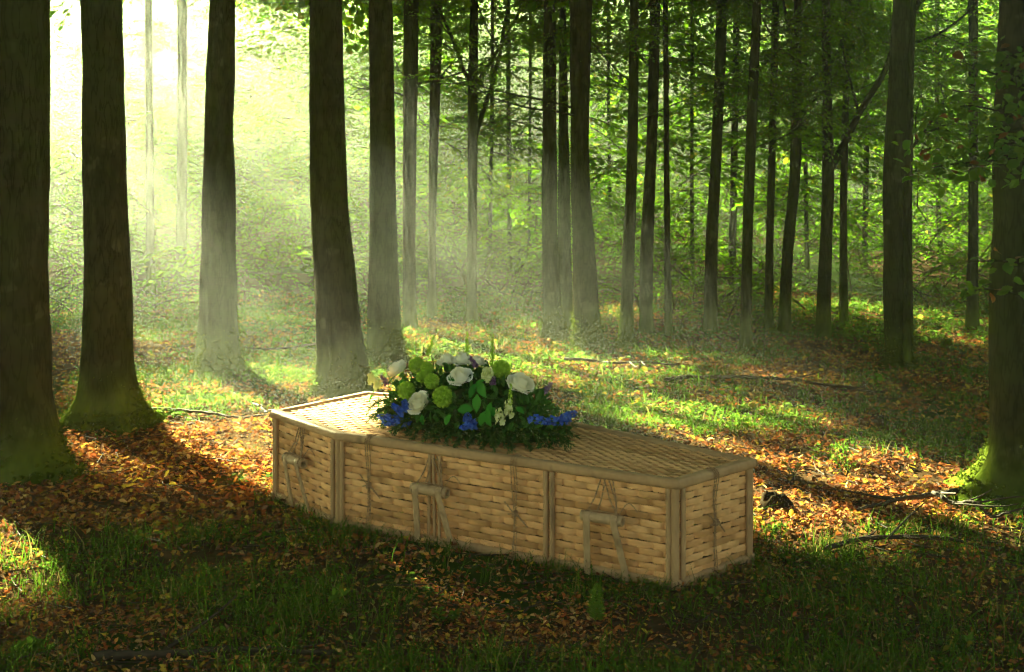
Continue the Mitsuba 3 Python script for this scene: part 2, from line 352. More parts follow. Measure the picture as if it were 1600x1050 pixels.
for k in range(3):
    m, uv = make_spray(150 + k, n_side=10, leaf=.078, tmpl=LEAF4)
    scene[f'bough_source_{k}'] = {'type': 'shapegroup', 'spray': mikit.ply(m, 'beech_leaf', uv=uv)}
for k in range(2):
    m, uv = make_spray(200 + k, n_side=9, length=.34, leaf=.036, droop=.1)
    scene[f'sprig_source_{k}'] = {'type': 'shapegroup', 'spray': mikit.ply(m, 'beech_leaf', uv=uv)}

def place_sprays(name, P, yaw, pitch, roll, scale, source='spray_source_', count=N_SPRAY, start=1, keep=.03, beam=True):
    # a spray is left out where its leaves would close one of the clearings of the canopy
    off = rng.normal(0, 1, (36, 3)) * [.25, .2, .06] + [.42, 0, -.02]
    a = np.radians(np.asarray(yaw, float)); k = 1.0 if source[:5] in ('spray', 'bough') else .42
    c, s_ = np.cos(a)[:, None], np.sin(a)[:, None]; sc_ = np.asarray(scale, float)[:, None] * k
    Q = np.stack([P[:, :1] + sc_ * (off[None, :, 0] * c - off[None, :, 1] * s_), P[:, 1:2] + sc_ * (off[None, :, 0] * s_ + off[None, :, 1] * c), P[:, 2:] + sc_ * (off[None, :, 2] - off[None, :, 0] * np.sin(np.radians(np.asarray(pitch)))[:, None])], -1)
    shut = lit(*lands(Q.reshape(-1, 3)), beam).reshape(len(P), 36).mean(1) > keep
    n_ = -1
    for i in range(len(P)):
        if shut[i]: continue
        M = T().translate([float(c) for c in P[i]]).rotate([0, 0, 1], float(yaw[i])).rotate([0, 1, 0], float(pitch[i])).rotate([1, 0, 0], float(roll[i])).scale(float(scale[i]))
        scene[f'{name}__{start + i:03d}'] = {'type': 'instance', 'to_world': M, 'g': {'type': 'ref', 'id': f'{source}{int(rng.integers(count))}'}}

def angles(n, p=18):
    return rng.random(n) * 360, rng.normal(0, p, n), rng.normal(0, p, n)

# the canopy above the frame and beyond: its clearings let the sun through
def make_canopy():
    n = 17000
    gx, gy, z = rng.uniform(-7, 9, n), rng.uniform(-6, 14.5, n), rng.uniform(3.2, 6.4, n)
    keep = rng.random(n) < np.where((gx < .8) & (gy < 14.2), 1.0, np.where(gy < 8.3, 1.0, np.where(gy < 10.6, .45, .08)))
    keep &= (rng.random(n) < .9) | (gx < .38 * gy + 1.4)
    gx, gy, z = gx[keep], gy[keep], z[keep]
    k = z / SUN[2]
    P = np.stack([gx + k * SUN[0], gy + k * SUN[1], z], 1)
    # keep clear of the part of the wood that the photograph shows
    keep = (z > EYE + P[:, 1] * .100 + .35 + .9 * np.clip((12 - P[:, 1]) / 4, 0, 1)) & (P[:, 1] > 4)
    P = P[keep]
    yaw, pi, ro = angles(len(P), 30)
    place_sprays('forest_canopy', P, yaw, pi, ro, rng.uniform(.9, 1.5, len(P)), 'bough_source_', 3, keep=.06)
    # smaller sprays close the edges of the clearings
    n = 4200
    c = CLEAR[rng.choice([0, 2, 4, 6, 9], n)]; a = rng.random(n) * 2 * PI; q = rng.uniform(1.05, 2.6, n)
    gx, gy, z = c[:, 0] + c[:, 2] * q * np.cos(a), c[:, 1] + c[:, 3] * q * np.sin(a), rng.uniform(3.2, 6.2, n)
    k = z / SUN[2]; Q = np.stack([gx + k * SUN[0], gy + k * SUN[1], z], 1)
    Q = Q[(z > EYE + Q[:, 1] * .100 + .35) & (Q[:, 1] > 9) & (gy < 8.3)]
    yaw, pi, ro = angles(len(Q), 30)
    place_sprays('forest_canopy', Q, yaw, pi, ro, rng.uniform(.6, .9, len(Q)), 'bough_source_', 3, start=len(P) + 1)
    tag('forest_canopy', 'dense green leaf canopy of the wood beyond and above the clearing', 'tree canopy', kind='stuff')
    return len(P)
print('canopy', make_canopy())

def make_background():
    n = 7000
    y = 12.6 + 19 * rng.random(n); x = (rng.random(n) * 2 - 1) * (y * .40 + 1.0)
    z = rng.random(n) ** .85 * (y * .105 + 2.3) + .15
    P = np.stack([x, y, z], 1)
    d = meshkit.fbm(P * np.array([.32, .25, .55]) + 4, 3, 41)
    s = x / y
    dens = np.clip((d - .36) * 5, .08, 1)
    dens *= 1 - .8 * np.exp(-((s + .015) / .035) ** 2) * np.clip((z - 1.9) / .6, 0, 1)
    gx, gy = lands(P)
    k = rng.random(n) < dens
    P = P[k]
    yaw, pi, ro = angles(len(P), 16)
    place_sprays('woodland_foliage', P, yaw, pi, ro, rng.uniform(.8, 1.35, len(P)), beam=False, keep=.3)
    tag('woodland_foliage', 'sunlit green foliage of the understorey filling the wood behind the trunks', 'foliage', kind='stuff')
    return len(P)
print('background', make_background())

def make_far_wood():
    n = 6500
    y = rng.uniform(32, 54, n); x = (rng.random(n) * 2 - 1) * (y * .42 + 4)
    z = rng.random(n) * (1.5 + .095 * y)
    P = np.stack([x, y, z], 1)
    d = meshkit.fbm(P * np.array([.2, .2, .35]), 3, 43)
    k = rng.random(n) < np.clip((d - .28 + np.clip(3.5 - z, 0, 3) * .1) * 6, .25, 1); P = P[k]
    yaw, pi, ro = angles(len(P), 22)
    place_sprays('far_wood', P, yaw, pi, ro, rng.uniform(2.6, 4.2, len(P)), keep=2)
    tag('far_wood', 'distant leafy edge of the wood, pale in the mist', 'wood', kind='stuff')
make_far_wood()

def make_undergrowth():
    n = 2800
    y = 11.2 + 14 * rng.random(n) ** 1.5; x = (rng.random(n) * 2 - 1) * (y * .40 + .6)
    k = rng.random(n) < np.clip((y - 10.9) / 1.5, .1, 1); x, y = x[k], y[k]; n = len(x)
    P = np.stack([x, y, hgt(x, y) + rng.random(n) ** 1.5 * np.clip((y - 10.7) * .33, .08, 1.1)], 1)
    yaw, pi, ro = angles(n, 20)
    place_sprays('undergrowth', P, yaw, pi - 25, ro, rng.uniform(.7, 1.5, n), 'sprig_source_', 2)
    tag('undergrowth', 'low leafy undergrowth along the far edge of the clearing', 'undergrowth', kind='stuff')
make_undergrowth()

# ------------------------------------------------------------------ trees
def branch(start, d, L, r0, depth, out, tips, bend=.25, rr=None):
    rr = rr or rng
    k = 9
    pts = [np.array(start, float)]; d = unit(d)
    for i in range(k - 1):
        d = unit(d + rr.normal(0, .10, 3) + np.array([0, 0, bend * .12]))
        pts.append(pts[-1] + d * L / (k - 1))
    pts = np.array(pts)
    out.append(tube(pts, np.linspace(r0, r0 * .35, k), 7 if r0 > .02 else 5))
    if depth > 0:
        for i in range(2, k):
            if rr.random() < .75:
                q = unit(pts[i] - pts[i - 1]); s = unit(np.cross(q, rr.normal(0, 1, 3)))
                branch(pts[i], q + s * rr.uniform(.6, 1.1), L * rr.uniform(.3, .5), r0 * .42, depth - 1, out, tips, bend * .3, rr)
    if depth <= 1:
        for i in range(3, k, 2): tips.append((pts[i], d))
    return pts

def trunk_mesh(rows, base_y, d, top=6.9, flare=0.0, lobes=4, seed=0, sides=None):
    """rows: (row, left, right) of the photograph from the foot up; d: metres from the camera"""
    rows = sorted(rows, key=lambda r: -r[0])
    z = np.array([(base_y - r[0]) * d / F for r in rows]); xc = np.array([((r[1] + r[2]) / 2 - 800) * d / F for r in rows]); rad = np.array([(r[2] - r[1]) / 2 * d / F for r in rows])
    sl = (xc[-1] - xc[-2]) / (z[-1] - z[-2]) if len(rows) > 1 else 0
    sl = np.clip(sl, -.03, .03)
    z2 = np.concatenate([[-.12], z, [top]]); xc2 = np.concatenate([[xc[0]], xc, [xc[-1] + sl * (top - z[-1])]])
    r2 = np.concatenate([[rad[0] * 1.18], rad, [rad[-1] * .45]])
    zz = np.concatenate([np.arange(-.12, .8, .04), np.arange(.8, 3.4, .10), np.linspace(3.45, top, 12)])
    X, R = PchipInterpolator(z2, xc2)(zz), PchipInterpolator(z2, r2)(zz)
    n = sides or int(np.clip(R.max() * 260, 14, 56)); th = np.arange(n) * 2 * PI / n
    r_ = np.random.default_rng(seed)
    ph = r_.random(8) * 2 * PI
    lobe = sum(np.cos(k * th + ph[k]) * c for k, c in ((2, .4), (lobes, .9), (lobes + 3, .35)))
    RR = R[:, None] * (1 + flare * np.exp(-np.clip(zz, 0, 9) / .16)[:, None] * lobe[None] * .22 + .035 * np.cos(2 * th + ph[5])[None])
    yc = d + .05 * np.sin(zz * .7 + ph[6]) * np.clip(zz, 0, 1)
    P = np.stack([X[:, None] + RR * np.cos(th), yc[:, None] + RR * np.sin(th), np.repeat(zz[:, None], n, 1)], -1)
    nv = meshkit.fbm(P * np.array([7, 7, 2.5]) + seed, 3, 51) - .5
    rr = np.stack([np.cos(th), np.sin(th), th * 0], -1)
    P = P + rr[None] * (nv * .20 * R[:, None])[..., None]
    v = P.reshape(-1, 3); i, j = np.meshgrid(np.arange(len(zz) - 1), np.arange(n), indexing='ij'); i, j = i.ravel(), j.ravel(); k = (j + 1) % n
    f = np.stack([i * n + j, i * n + k, (i + 1) * n + k, (i + 1) * n + j], 1)
    cx = PchipInterpolator(z2, xc2); cr = PchipInterpolator(z2, r2)
    return (v, f), (lambda h: np.array([float(cx(h)), d, h])), (lambda h: float(cr(h)))

def tree(label, rows, base_y, name='beech_tree', flare=0.0, side=0, forks=(), crown=10, group=None, seed=0, lift=2.2, d=None, catg='tree', spread=1.0):
    key = numbered(name)
    d = d or EYE * F / (base_y - HZ)
    m, axis, rad = trunk_mesh(rows, base_y, d, flare=flare, seed=seed)
    gz = float(hgt(np.array([axis(0)[0]]), np.array([d]))[0])
    m = (m[0] + [0, 0, gz], m[1])
    put(key + '__trunk', m, 'bark', smooth=True)
    r_ = np.random.default_rng(500 + seed)
    if flare:
        v, f = m[0], np.asarray(m[1]); tri = v[f[:, :3]]; c = tri.mean(1); nn = unit(np.cross(tri[:, 1] - tri[:, 0], tri[:, 2] - tri[:, 0]))
        w = np.linalg.norm(np.cross(tri[:, 1] - tri[:, 0], tri[:, 2] - tri[:, 0]), axis=1) * np.clip(1.15 - (c[:, 2] - gz) / .30, 0, 1) ** 1.3 * np.clip(6 * (meshkit.fbm(c * 6 + seed, 3, 81) - .40), 0, 1) * (c[:, 2] > gz - .03)
        k = r_.choice(len(c), int(2600 * min(1, flare)), p=w / w.sum()); P0 = c[k] + r_.normal(0, .008, (len(k), 3)); d0 = unit(nn[k] * .7 + r_.normal(0, .5, (len(k), 3)) + [0, 0, -.15])
        put(key + '__moss', leaves(P0, d0, r_.normal(0, 1, (len(k), 3)), r_.uniform(.010, .026, len(k)), LEAF4, .8), 'moss_tuft', uv=np.repeat(np.stack([r_.random(len(k)), np.zeros(len(k))], 1), 4, 0))
        tag(key + '__moss', kind='stuff')
    tips = []
    for (h, vec, L, r0) in forks:
        out = []
        branch(axis(h) + [0, 0, gz], vec, L, r0, 2 if L > .8 else 1, out, tips, .5, r_)
        put(key + '__branch', cat(out), 'bark', smooth=True)
    for i in range(side):
        h = r_.uniform(1.3, 3.6); a = r_.uniform(-1, 1) * 1.2 + (0 if r_.random() < .5 else PI)
        out = []
        branch(axis(h) + [0, 0, gz], [math.cos(a), math.sin(a) * .8, r_.uniform(.2, .7)], r_.uniform(.5, 1.1), max(.006, rad(h) * .16), 1, out, tips, .3, r_)
        put(key + '__branch', cat(out), 'bark', smooth=True)
    P, Y, S = [], [], []
    for p, q in tips:
        P.append(p); Y.append(math.degrees(math.atan2(q[1], q[0])) + r_.normal(0, 30)); S.append(r_.uniform(.28, .55))
    for i in range(crown):
        a, rr = r_.random() * 2 * PI, r_.uniform(.2, 1.7); h = r_.uniform(4.7, 6.5)
        P.append(axis(h) + [rr * math.cos(a), rr * math.sin(a), 0]); Y.append(math.degrees(a)); S.append(r_.uniform(1.4, 2.2))
    n = len(P)
    if n: place_sprays(key + '__crown', np.array(P), np.array(Y), r_.normal(8, 12, n), r_.normal(0, 14, n), np.array(S))
    tag(key, label, catg, group or ('far trees of the wood' if name == 'young_tree' else 'trees of the beech wood'))
    return key, axis

tree('thick dark trunk cut by the left edge of the photo, moss at its foot', [(735, -112, 128), (715, -80, 116), (690, -62, 104), (650, -55, 92), (590, -52, 83), (400, -50, 78), (0, -48, 75), (-120, -46, 74)], 735, flare=1.5, seed=1)
tree('dark mossy footed trunk second from the left, beside the sunlit leaves', [(658, 98, 240), (640, 112, 224), (615, 123, 214), (560, 129, 206), (420, 129, 200), (250, 127, 193), (0, 127, 189), (-100, 127, 188)], 658, flare=1.3, seed=2)
tree('hazy trunk in the brightest sunbeams, third from the left', [(582, 298, 380), (565, 303, 374), (530, 308, 372), (420, 314, 371), (170, 322, 368), (0, 331, 371), (-100, 335, 372)], 582, flare=.9, seed=3, forks=((2.45, (.45, .1, 1.0), 1.4, .03),))
tree('broad trunk right behind the head end of the coffin, leaning slightly left', [(612, 486, 592), (590, 492, 582), (540, 494, 573), (450, 492, 560), (300, 484, 545), (0, 481, 534), (-100, 480, 530)], 612, flare=.8, seed=4)
tree('straight trunk rising just behind and left of the flowers', [(562, 566, 640), (545, 571, 632), (500, 573, 626), (300, 577, 620), (0, 577, 615), (-100, 577, 613)], 562, flare=.8, seed=5)
tree('faint hazy trunk right of the straight trunk behind the flowers', [(514, 624, 656), (500, 628, 652), (400, 630, 650), (0, 630, 655), (-80, 630, 655)], 514, seed=6, side=2)
tree('thin pale trunk fading in haze left of the forked tree', [(498, 666, 684), (400, 669, 681), (0, 672, 690), (-80, 672, 690)], 498, seed=7, side=3)
tree('slim forked tree in front of the bright gap in the leaves', [(503, 724, 749), (480, 728, 745), (300, 731, 746), (150, 731, 747), (0, 735, 747), (-80, 736, 746)], 503, seed=8, side=3,
     forks=((1.5, (.20, .0, 1.0), 2.2, .022), (2.0, (-.55, .1, 1.0), 1.3, .02), (1.95, (.5, -.1, 1.0), 1.2, .018)))
tree('left trunk of the tight clump of trunks at the centre', [(528, 844, 892), (510, 848, 880), (450, 848, 874), (300, 847, 870), (0, 850, 868), (-80, 850, 867)], 528, flare=.8, seed=9, side=1)
tree('thin middle trunk squeezed between the two thick ones of the central clump', [(526, 868, 905), (500, 872, 896), (300, 872, 890), (0, 874, 884), (-80, 874, 883)], 526, seed=10, d=10.9)
tree('thickest trunk of the central clump, widening to its foot at the right', [(543, 892, 948), (520, 896, 940), (450, 896, 934), (200, 892, 920), (0, 890, 925), (-80, 889, 926)], 543, flare=.8, seed=11, side=3)
tree('straight trunk first to the right of the central clump', [(541, 960, 998), (525, 966, 991), (400, 972, 991), (200, 980, 996), (0, 984, 998), (-80, 986, 999)], 541, flare=.3, seed=12, side=4)
tree('dark trunk leaning right, paired with a thinner stem beside it', [(520, 996, 1024), (500, 999, 1020), (400, 1000, 1020), (200, 1010, 1026), (0, 1015, 1031), (-80, 1016, 1032)], 520, seed=13, side=4)
tree('thin upright stem right beside the leaning dark trunk', [(522, 1037, 1052), (400, 1037, 1047), (0, 1036, 1044), (-80, 1036, 1043)], 522, seed=14, side=2)
tree('lone dark trunk between the thin stem and the slender tree, leaning right', [(517, 1096, 1124), (500, 1099, 1120), (400, 1101, 1120), (200, 1112, 1128), (0, 1120, 1137), (-80, 1122, 1139)], 517, seed=15, side=3)
tree('slender trunk standing nearest in the right half, foot in the brown leaves', [(548, 1152, 1178), (530, 1156, 1174), (400, 1159, 1175), (200, 1167, 1183), (0, 1178, 1191), (-80, 1181, 1193)], 548, seed=16, side=3)
tree('thin dark trunk just right of the slender nearest trunk', [(517, 1191, 1214), (500, 1194, 1209), (300, 1198, 1210), (0, 1205, 1216), (-80, 1207, 1217)], 517, seed=17, side=3)
tree('dark trunk with a long side stem rising steeply to its right', [(518, 1212, 1241), (500, 1216, 1236), (400, 1220, 1238), (250, 1232, 1250), (0, 1240, 1252), (-80, 1242, 1253)], 518, seed=18, side=2, forks=((1.25, (.22, -.05, 1.0), 1.9, .025),))
tree('trunk with a clear fork, one arm slanting up to the right', [(528, 1270, 1302), (510, 1274, 1298), (400, 1278, 1299), (250, 1284, 1302), (0, 1285, 1298), (-80, 1286, 1298)], 528, seed=19, side=2, forks=((1.28, (.55, -.05, 1.0), 2.2, .032),))
tree('thin far stem behind the arm of the forked trunk', [(507, 1310, 1326), (400, 1313, 1325), (0, 1322, 1332), (-80, 1324, 1333)], 507, seed=20, side=3)
tree('thick dark trunk right of centre with a thin stem against its side', [(573, 1378, 1436), (555, 1384, 1428), (400, 1381, 1424), (300, 1380, 1423), (100, 1388, 1425), (0, 1393, 1427), (-80, 1396, 1428)], 573, flare=.8, seed=21, side=1)
tree('grey hazy trunk seen between the thick dark trunk and the right edge', [(512, 1508, 1530), (400, 1512, 1527), (0, 1516, 1530), (-80, 1516, 1530)], 512, seed=22, side=1)
T22, axis22 = tree('big trunk at the right edge with sunlit yellow moss down its left side', [(778, 1490, 1740), (760, 1510, 1722), (735, 1530, 1704), (690, 1546, 1690), (600, 1552, 1682), (400, 1556, 1676), (0, 1565, 1672), (-120, 1567, 1668)], 778, flare=1.1, seed=23)

FAR = [(236, 13, 'far hazy trunk behind the gap right of the second dark trunk'), (283, 16, 'far pale trunk lost in the white light left of the third trunk'), 
       (764, 6, 'thin far stem just right of the slim forked tree'), (797, 7, 'thin far stem midway between the forked tree and the central clump'),
       (826, 5, 'hair thin far stem left of the central clump'), (956, 6, 'thin far stem between the central clump and the first trunk right of it'), (1082, 6, 'thin far stem left of the lone dark leaning trunk'), (1144, 12, 'soft far trunk right of the lone dark leaning trunk'),
       (1262, 7, 'thin far stem left of the clear fork'), (1350, 9, 'far stem left of the thick dark trunk right of centre'), (1470, 8, 'far stem in the dim gap right of the thick dark trunk')]
for i, (x, w, lab) in enumerate(FAR):
    d = 13.5 + (i * 37 % 17) * .25; yb = HZ + EYE * F / d
    l = (i * 7 % 5 - 2) * 3
    tree(lab, [(yb, x - w * .6, x + w * .6), (350, x - w / 2 + l * .3, x + w / 2 + l * .3), (0, x - w * .45 + l, x + w * .45 + l), (-60, x - w * .45 + l, x + w * .45 + l)], yb, name='young_tree', seed=60 + i, side=1, crown=4, d=d)

# pale sunlit pole by the right trunk
d = 11.3; p = at(1513, 512, d)
put('bare_sapling', tube(np.array([at(1513, 514, d), at(1513, 470, d), at(1512, 425, d), at(1516, 380, d)]), [.014, .013, .011, .007], 8), 'bark', smooth=True)
tag('bare_sapling', 'thin bare sunlit sapling left of the right edge trunk', 'sapling')
d = 9.15
put('climbing_stem', tube(np.array([at(1417, 565, d), at(1418, 450, d), at(1416, 330, d), at(1421, 200, d), at(1424, 60, d), at(1426, -60, d)]), [.03, .026, .024, .022, .02, .018], 8), 'bark', smooth=True)
tag('climbing_stem', 'thin stem standing against the right side of the thick dark trunk', 'sapling')

# the leafy twigs that hang before the right edge trunk
def low_branch():
    r_ = np.random.default_rng(77)
    d = 5.55
    lines = [[(1640, 215), (1580, 205), (1520, 225), (1470, 200), (1440, 235)], [(1640, 150), (1590, 130), (1540, 110), (1500, 95)], [(1640, 240), (1570, 250), (1500, 255), (1430, 268)],
             [(1640, 190), (1570, 175), (1510, 165), (1455, 190)], [(1640, 120), (1600, 105), (1575, 92)], [(1600, 215), (1560, 235), (1530, 262)], [(1640, 420), (1560, 408), (1480, 412)], [(1620, 470), (1540, 452), (1500, 470)]]
    leaf_v, leaf_f = LEAF11
    n = 0
    P, D, U, S, out = [], [], [], [], []
    for k, line in enumerate(lines):
        q = np.array([at(x, y, d + .25 * math.sin(2.1 * k) + .04 * i) for i, (x, y) in enumerate(line)])
        t = np.linspace(0, 1, len(q)); tt = np.linspace(0, 1, 22)
        c = np.stack([PchipInterpolator(t, q[:, i])(tt) for i in range(3)], 1)
        out.append(tube(c, np.linspace(.006, .0015, 22), 5))
        for i in range(3, 22):
            for _ in range(2 if k < 6 else 1):
                o = r_.normal(0, .035, 3) * (1 if k < 6 else .6); P.append(c[i] + o)
                D.append(unit(np.array([r_.normal(-.5, .6), r_.normal(0, .6), r_.normal(-.1, .3)]))); U.append([r_.normal(0, .5), r_.normal(-.45, .4), 1]); S.append(r_.uniform(.038, .064))
                out.append(tube(np.array([c[i], (c[i] + P[-1]) / 2 + [0, 0, .004], P[-1]]), .0012, 3))
    put(T22 + '__low_branch', cat(out), 'bark', smooth=True)
    i = r_.integers(0, len(P), 420); Q = np.array(P)[i] + r_.normal(0, .05, (420, 3)) * [1, 1.3, .9]
    Q = Q[(Q[:, 2] > 1.40)]; m = len(Q)
    put(T22 + '__low_branch__foliage', leaves(Q, np.array(D)[i[:m]] + r_.normal(0, .5, (m, 3)), np.array(U)[i[:m]], r_.uniform(.03, .055, m), LEAF6, 1.15), 'sprig_leaf', uv=np.repeat(np.stack([r_.random(m), np.zeros(m)], 1), 6, 0))
    tag(T22 + '__low_branch__foliage', kind='stuff')
    for p, dd, u, s in zip(P, D, U, S):
        m = leaves([p], [dd], [u], s, LEAF11, 1.15)
        put(T22 + '__low_branch__leaf', m, 'sprig_leaf', smooth=True, uv=np.tile([[r_.random(), 0]], (len(m[0]), 1)))
low_branch()

# ------------------------------------------------------------------ the coffin
A, B, C, D_, Ff, E_ = [np.append(p, 0) for p in COFFIN]
H = .390; RAIL = .034; GZ = .004
tag('coffin', 'woven bamboo coffin with rolled cane handles lying on the grass under flowers', 'coffin')

def rounded(w, h, r, n=4):
    """outline of a rounded rectangle, w x h, centred"""
    q = []
    for cx, cy, a0 in ((w / 2 - r, h / 2 - r, 0), (-w / 2 + r, h / 2 - r, PI / 2), (-w / 2 + r, -h / 2 + r, PI), (w / 2 - r, -h / 2 + r, 3 * PI / 2)):
        for i in range(n + 1):
            a = a0 + i * PI / 2 / n; q.append((cx + r * math.cos(a), cy + r * math.sin(a)))
    return np.array(q)

def sweep_polygon(poly, section, sub=24, wob=0.0, seed=0):
    """section (outwards, up) swept round a closed plan polygon with mitred corners"""
    poly = np.asarray(poly)[:, :2]; n = len(poly)
    e = unit(np.roll(poly, -1, 0) - poly); nn = np.stack([e[:, 1], -e[:, 0]], 1)
    mit = unit(nn + np.roll(nn, 1, 0)); mit = mit / (mit * nn).sum(1)[:, None]
    P, M = [], []
    for i in range(n):
        j = (i + 1) % n
        for t in np.linspace(0, 1, sub, endpoint=False):
            P.append(poly[i] * (1 - t) + poly[j] * t); M.append(mit[i] * (1 - t) + mit[j] * t)
    P, M = np.array(P), np.array(M); k = len(section)
    v = np.zeros((len(P), k, 3))
    v[:, :, :2] = P[:, None] + M[:, None] * section[None, :, :1]; v[:, :, 2] = section[None, :, 1]
    if wob:
        q = v.reshape(-1, 3); nv = meshkit.fbm(q * 22 + seed, 3, 71) - .5
        v[:, :, 2] += nv.reshape(v.shape[:2]) * wob; v[:, :, :2] += (M * 1.0)[:, None] * ((meshkit.fbm(q * 25 + 3 + seed, 3, 72) - .5).reshape(v.shape[:2]) * wob)[..., None]
    m = len(P); i, j = np.meshgrid(np.arange(m), np.arange(k), indexing='ij'); i, j = i.ravel(), j.ravel(); i2, j2 = (i + 1) % m, (j + 1) % k
    return v.reshape(-1, 3), np.stack([i * k + j, i2 * k + j, i2 * k + j2, i * k + j2], 1)

def strand(path, wide, thick, up, wave, spacing, phase, n_up):
    """a flat woven strip along path (n x 3), bulging by wave; n_up: outward normals; up: across the strip"""
    L = np.concatenate([[0], np.cumsum(np.linalg.norm(np.diff(path, axis=0), axis=1))])
    # long floats over one stake, quick dives behind the next
    x = (L / spacing + phase + 1.5) % 2 - 1
    w = wave * (1.0 - 2.0 * np.exp(-(x / .21) ** 2) + .55 * np.cos(PI * (np.abs(x) - 1)) * (np.abs(x) > .3))
    c = path + n_up * w[:, None]
    prof = np.array([(-.5, .1), (-.42, .86), (0, 1), (.42, .86), (.5, .1), (0, -.6)])
    v = c[:, None] + (up * wide)[:, None] * prof[None, :, :1] + n_up[:, None] * (thick * prof[None, :, 1:])
    k = len(prof); m = len(path)
    i, j = np.meshgrid(np.arange(m - 1), np.arange(k), indexing='ij'); i, j = i.ravel(), j.ravel(); j2 = (j + 1) % k
    f = np.stack([i * k + j, i * k + j2, (i + 1) * k + j2, (i + 1) * k + j], 1)
    return v.reshape(-1, 3), f[:, ::-1]

cr = np.random.default_rng(3)
class Panel:
    def __init__(s, p, q):
        s.p, s.L = p, float(np.linalg.norm(q - p)); s.U = (q - p) / s.L; s.N = np.array([s.U[1], -s.U[0], 0]); s.Z = np.array([0, 0, 1.0])
    def pt(s, u, v, w=0.0):
        return s.p + s.U * u + s.Z * v + s.N * w

def box_on(pan, u0, u1, v0, v1, w0, w1):
    b = trimesh.creation.box((1, 1, 1)); q = b.vertices + .5
    return np.array([pan.pt(u0 + (u1 - u0) * a, v0 + (v1 - v0) * c, w0 + (w1 - w0) * e) for a, e, c in q]), b.faces

def pole(pts, r, wob=.08, seed=0, sides=10):
    pts = np.asarray(pts, float); n = max(8, int(np.linalg.norm(pts[-1] - pts[0]) / .02))
    t = np.linspace(0, 1, len(pts)); tt = np.linspace(0, 1, n)
    c = np.stack([np.interp(tt, t, pts[:, i]) for i in range(3)], 1)
    rr = r * (1 + wob * (meshkit.noise(np.stack([tt * 9 + seed * 3.7, tt * 0, tt * 0], 1)) - .5) * 2)
    return tube(c, rr, sides)

def cord_mesh(pts, r=.0021, twist=.0014, turns=None):
    """two thin strings wound round each other"""
    pts = np.asarray(pts, float); L = np.linalg.norm(np.diff(pts, axis=0), axis=1).sum(); n = max(10, int(L / .008))
    t = np.linspace(0, 1, len(pts)); tt = np.linspace(0, 1, n); c = np.stack([np.interp(tt, t, pts[:, i]) for i in range(3)], 1)
    a, b = frame_of(np.gradient(c, axis=0)); ph = tt * L / .03 * 2 * PI
    return cat([tube(c + twist * (np.cos(ph + o)[:, None] * a + np.sin(ph + o)[:, None] * b), r * .75, 5) for o in (0, PI)])

def ring_wrap(c, axis, R, r=.0023, turns=3, pitch=.005):
    a, b = frame_of(np.asarray(axis, float)[None]); th = np.linspace(0, turns * 2 * PI, turns * 14)
    p = c + (th / (2 * PI) - turns / 2)[:, None] * pitch * unit(axis) + R * (np.cos(th)[:, None] * a + np.sin(th)[:, None] * b)
    return tube(p, r, 5)

SP, ROWS = .052, 13
def side_panel(p, q, posts=()):
    pan = Panel(p, q); key = numbered('coffin__side_panel')
    scene[key] = mikit.ply(box_on(pan, .004, pan.L - .004, .02, H - .02, -.030, -.022), 'coffin_lining')
    z0, z1 = RAIL - .004, H - RAIL + .002; hgt_ = (z1 - z0) / ROWS
    n = int(round(pan.L / SP)); sp = pan.L / n
    for i in range(n):
        u = (i + .5) * sp + cr.normal(0, .0012)
        put(key + '__stake', tube(np.array([pan.pt(u, z0 - .006, -.0090), pan.pt(u + cr.normal(0, .001), (z0 + z1) / 2, -.0090), pan.pt(u, z1 + .006, -.0090)]), .0045, 6), 'cane_stake', smooth=True)
    for r in range(ROWS):
        m = int(pan.L / (sp / 9)); u = np.linspace(.006, pan.L - .006, m)
        zc = z0 + (r + .5) * hgt_ + .0011 * np.sin(u * 7 + cr.random() * 6) + cr.normal(0, .0005)
        zc = zc + .0016 * np.sin(PI * (u / sp + r + .5)) * (1 if r % 2 else 1)
        path = np.stack([pan.pt(a, b, -.0090) for a, b in zip(u, zc)])
        ss = strand(path, hgt_ * 1.01, .0024, np.tile(pan.Z, (m, 1)), .0068, sp, r + .5 + cr.normal(0, .03), np.tile(pan.N, (m, 1)))
        put(key + '__strand', ss, 'woven_cane', smooth=True, uv=np.tile([[0, cr.random()]], (len(ss[0]), 1)))
    for u in posts:
        for o in (-.013, .013):
            put('coffin__mid_post', pole([pan.pt(u + o, RAIL * .6, .010), pan.pt(u + o + cr.normal(0, .001), H / 2, .010), pan.pt(u + o, H - RAIL, .010)], .0105, .06, u + o), 'cane_pole', smooth=True)
        put('coffin__mid_post__binding', cat([ring_wrap(pan.pt(u + o, RAIL * .55, .004), pan.U, .020, .0028, 3, .006) for o in (-.014, .016)]), 'cord', smooth=True)
    return pan, key

PAB, _ = side_panel(A, B); PBC, KBC = side_panel(B, C, posts=(.985,)); PCD, _ = side_panel(C, D_)
PDF, _ = side_panel(D_, Ff, posts=(.55,)); PFE, _ = side_panel(Ff, E_); PEA, _ = side_panel(E_, A)

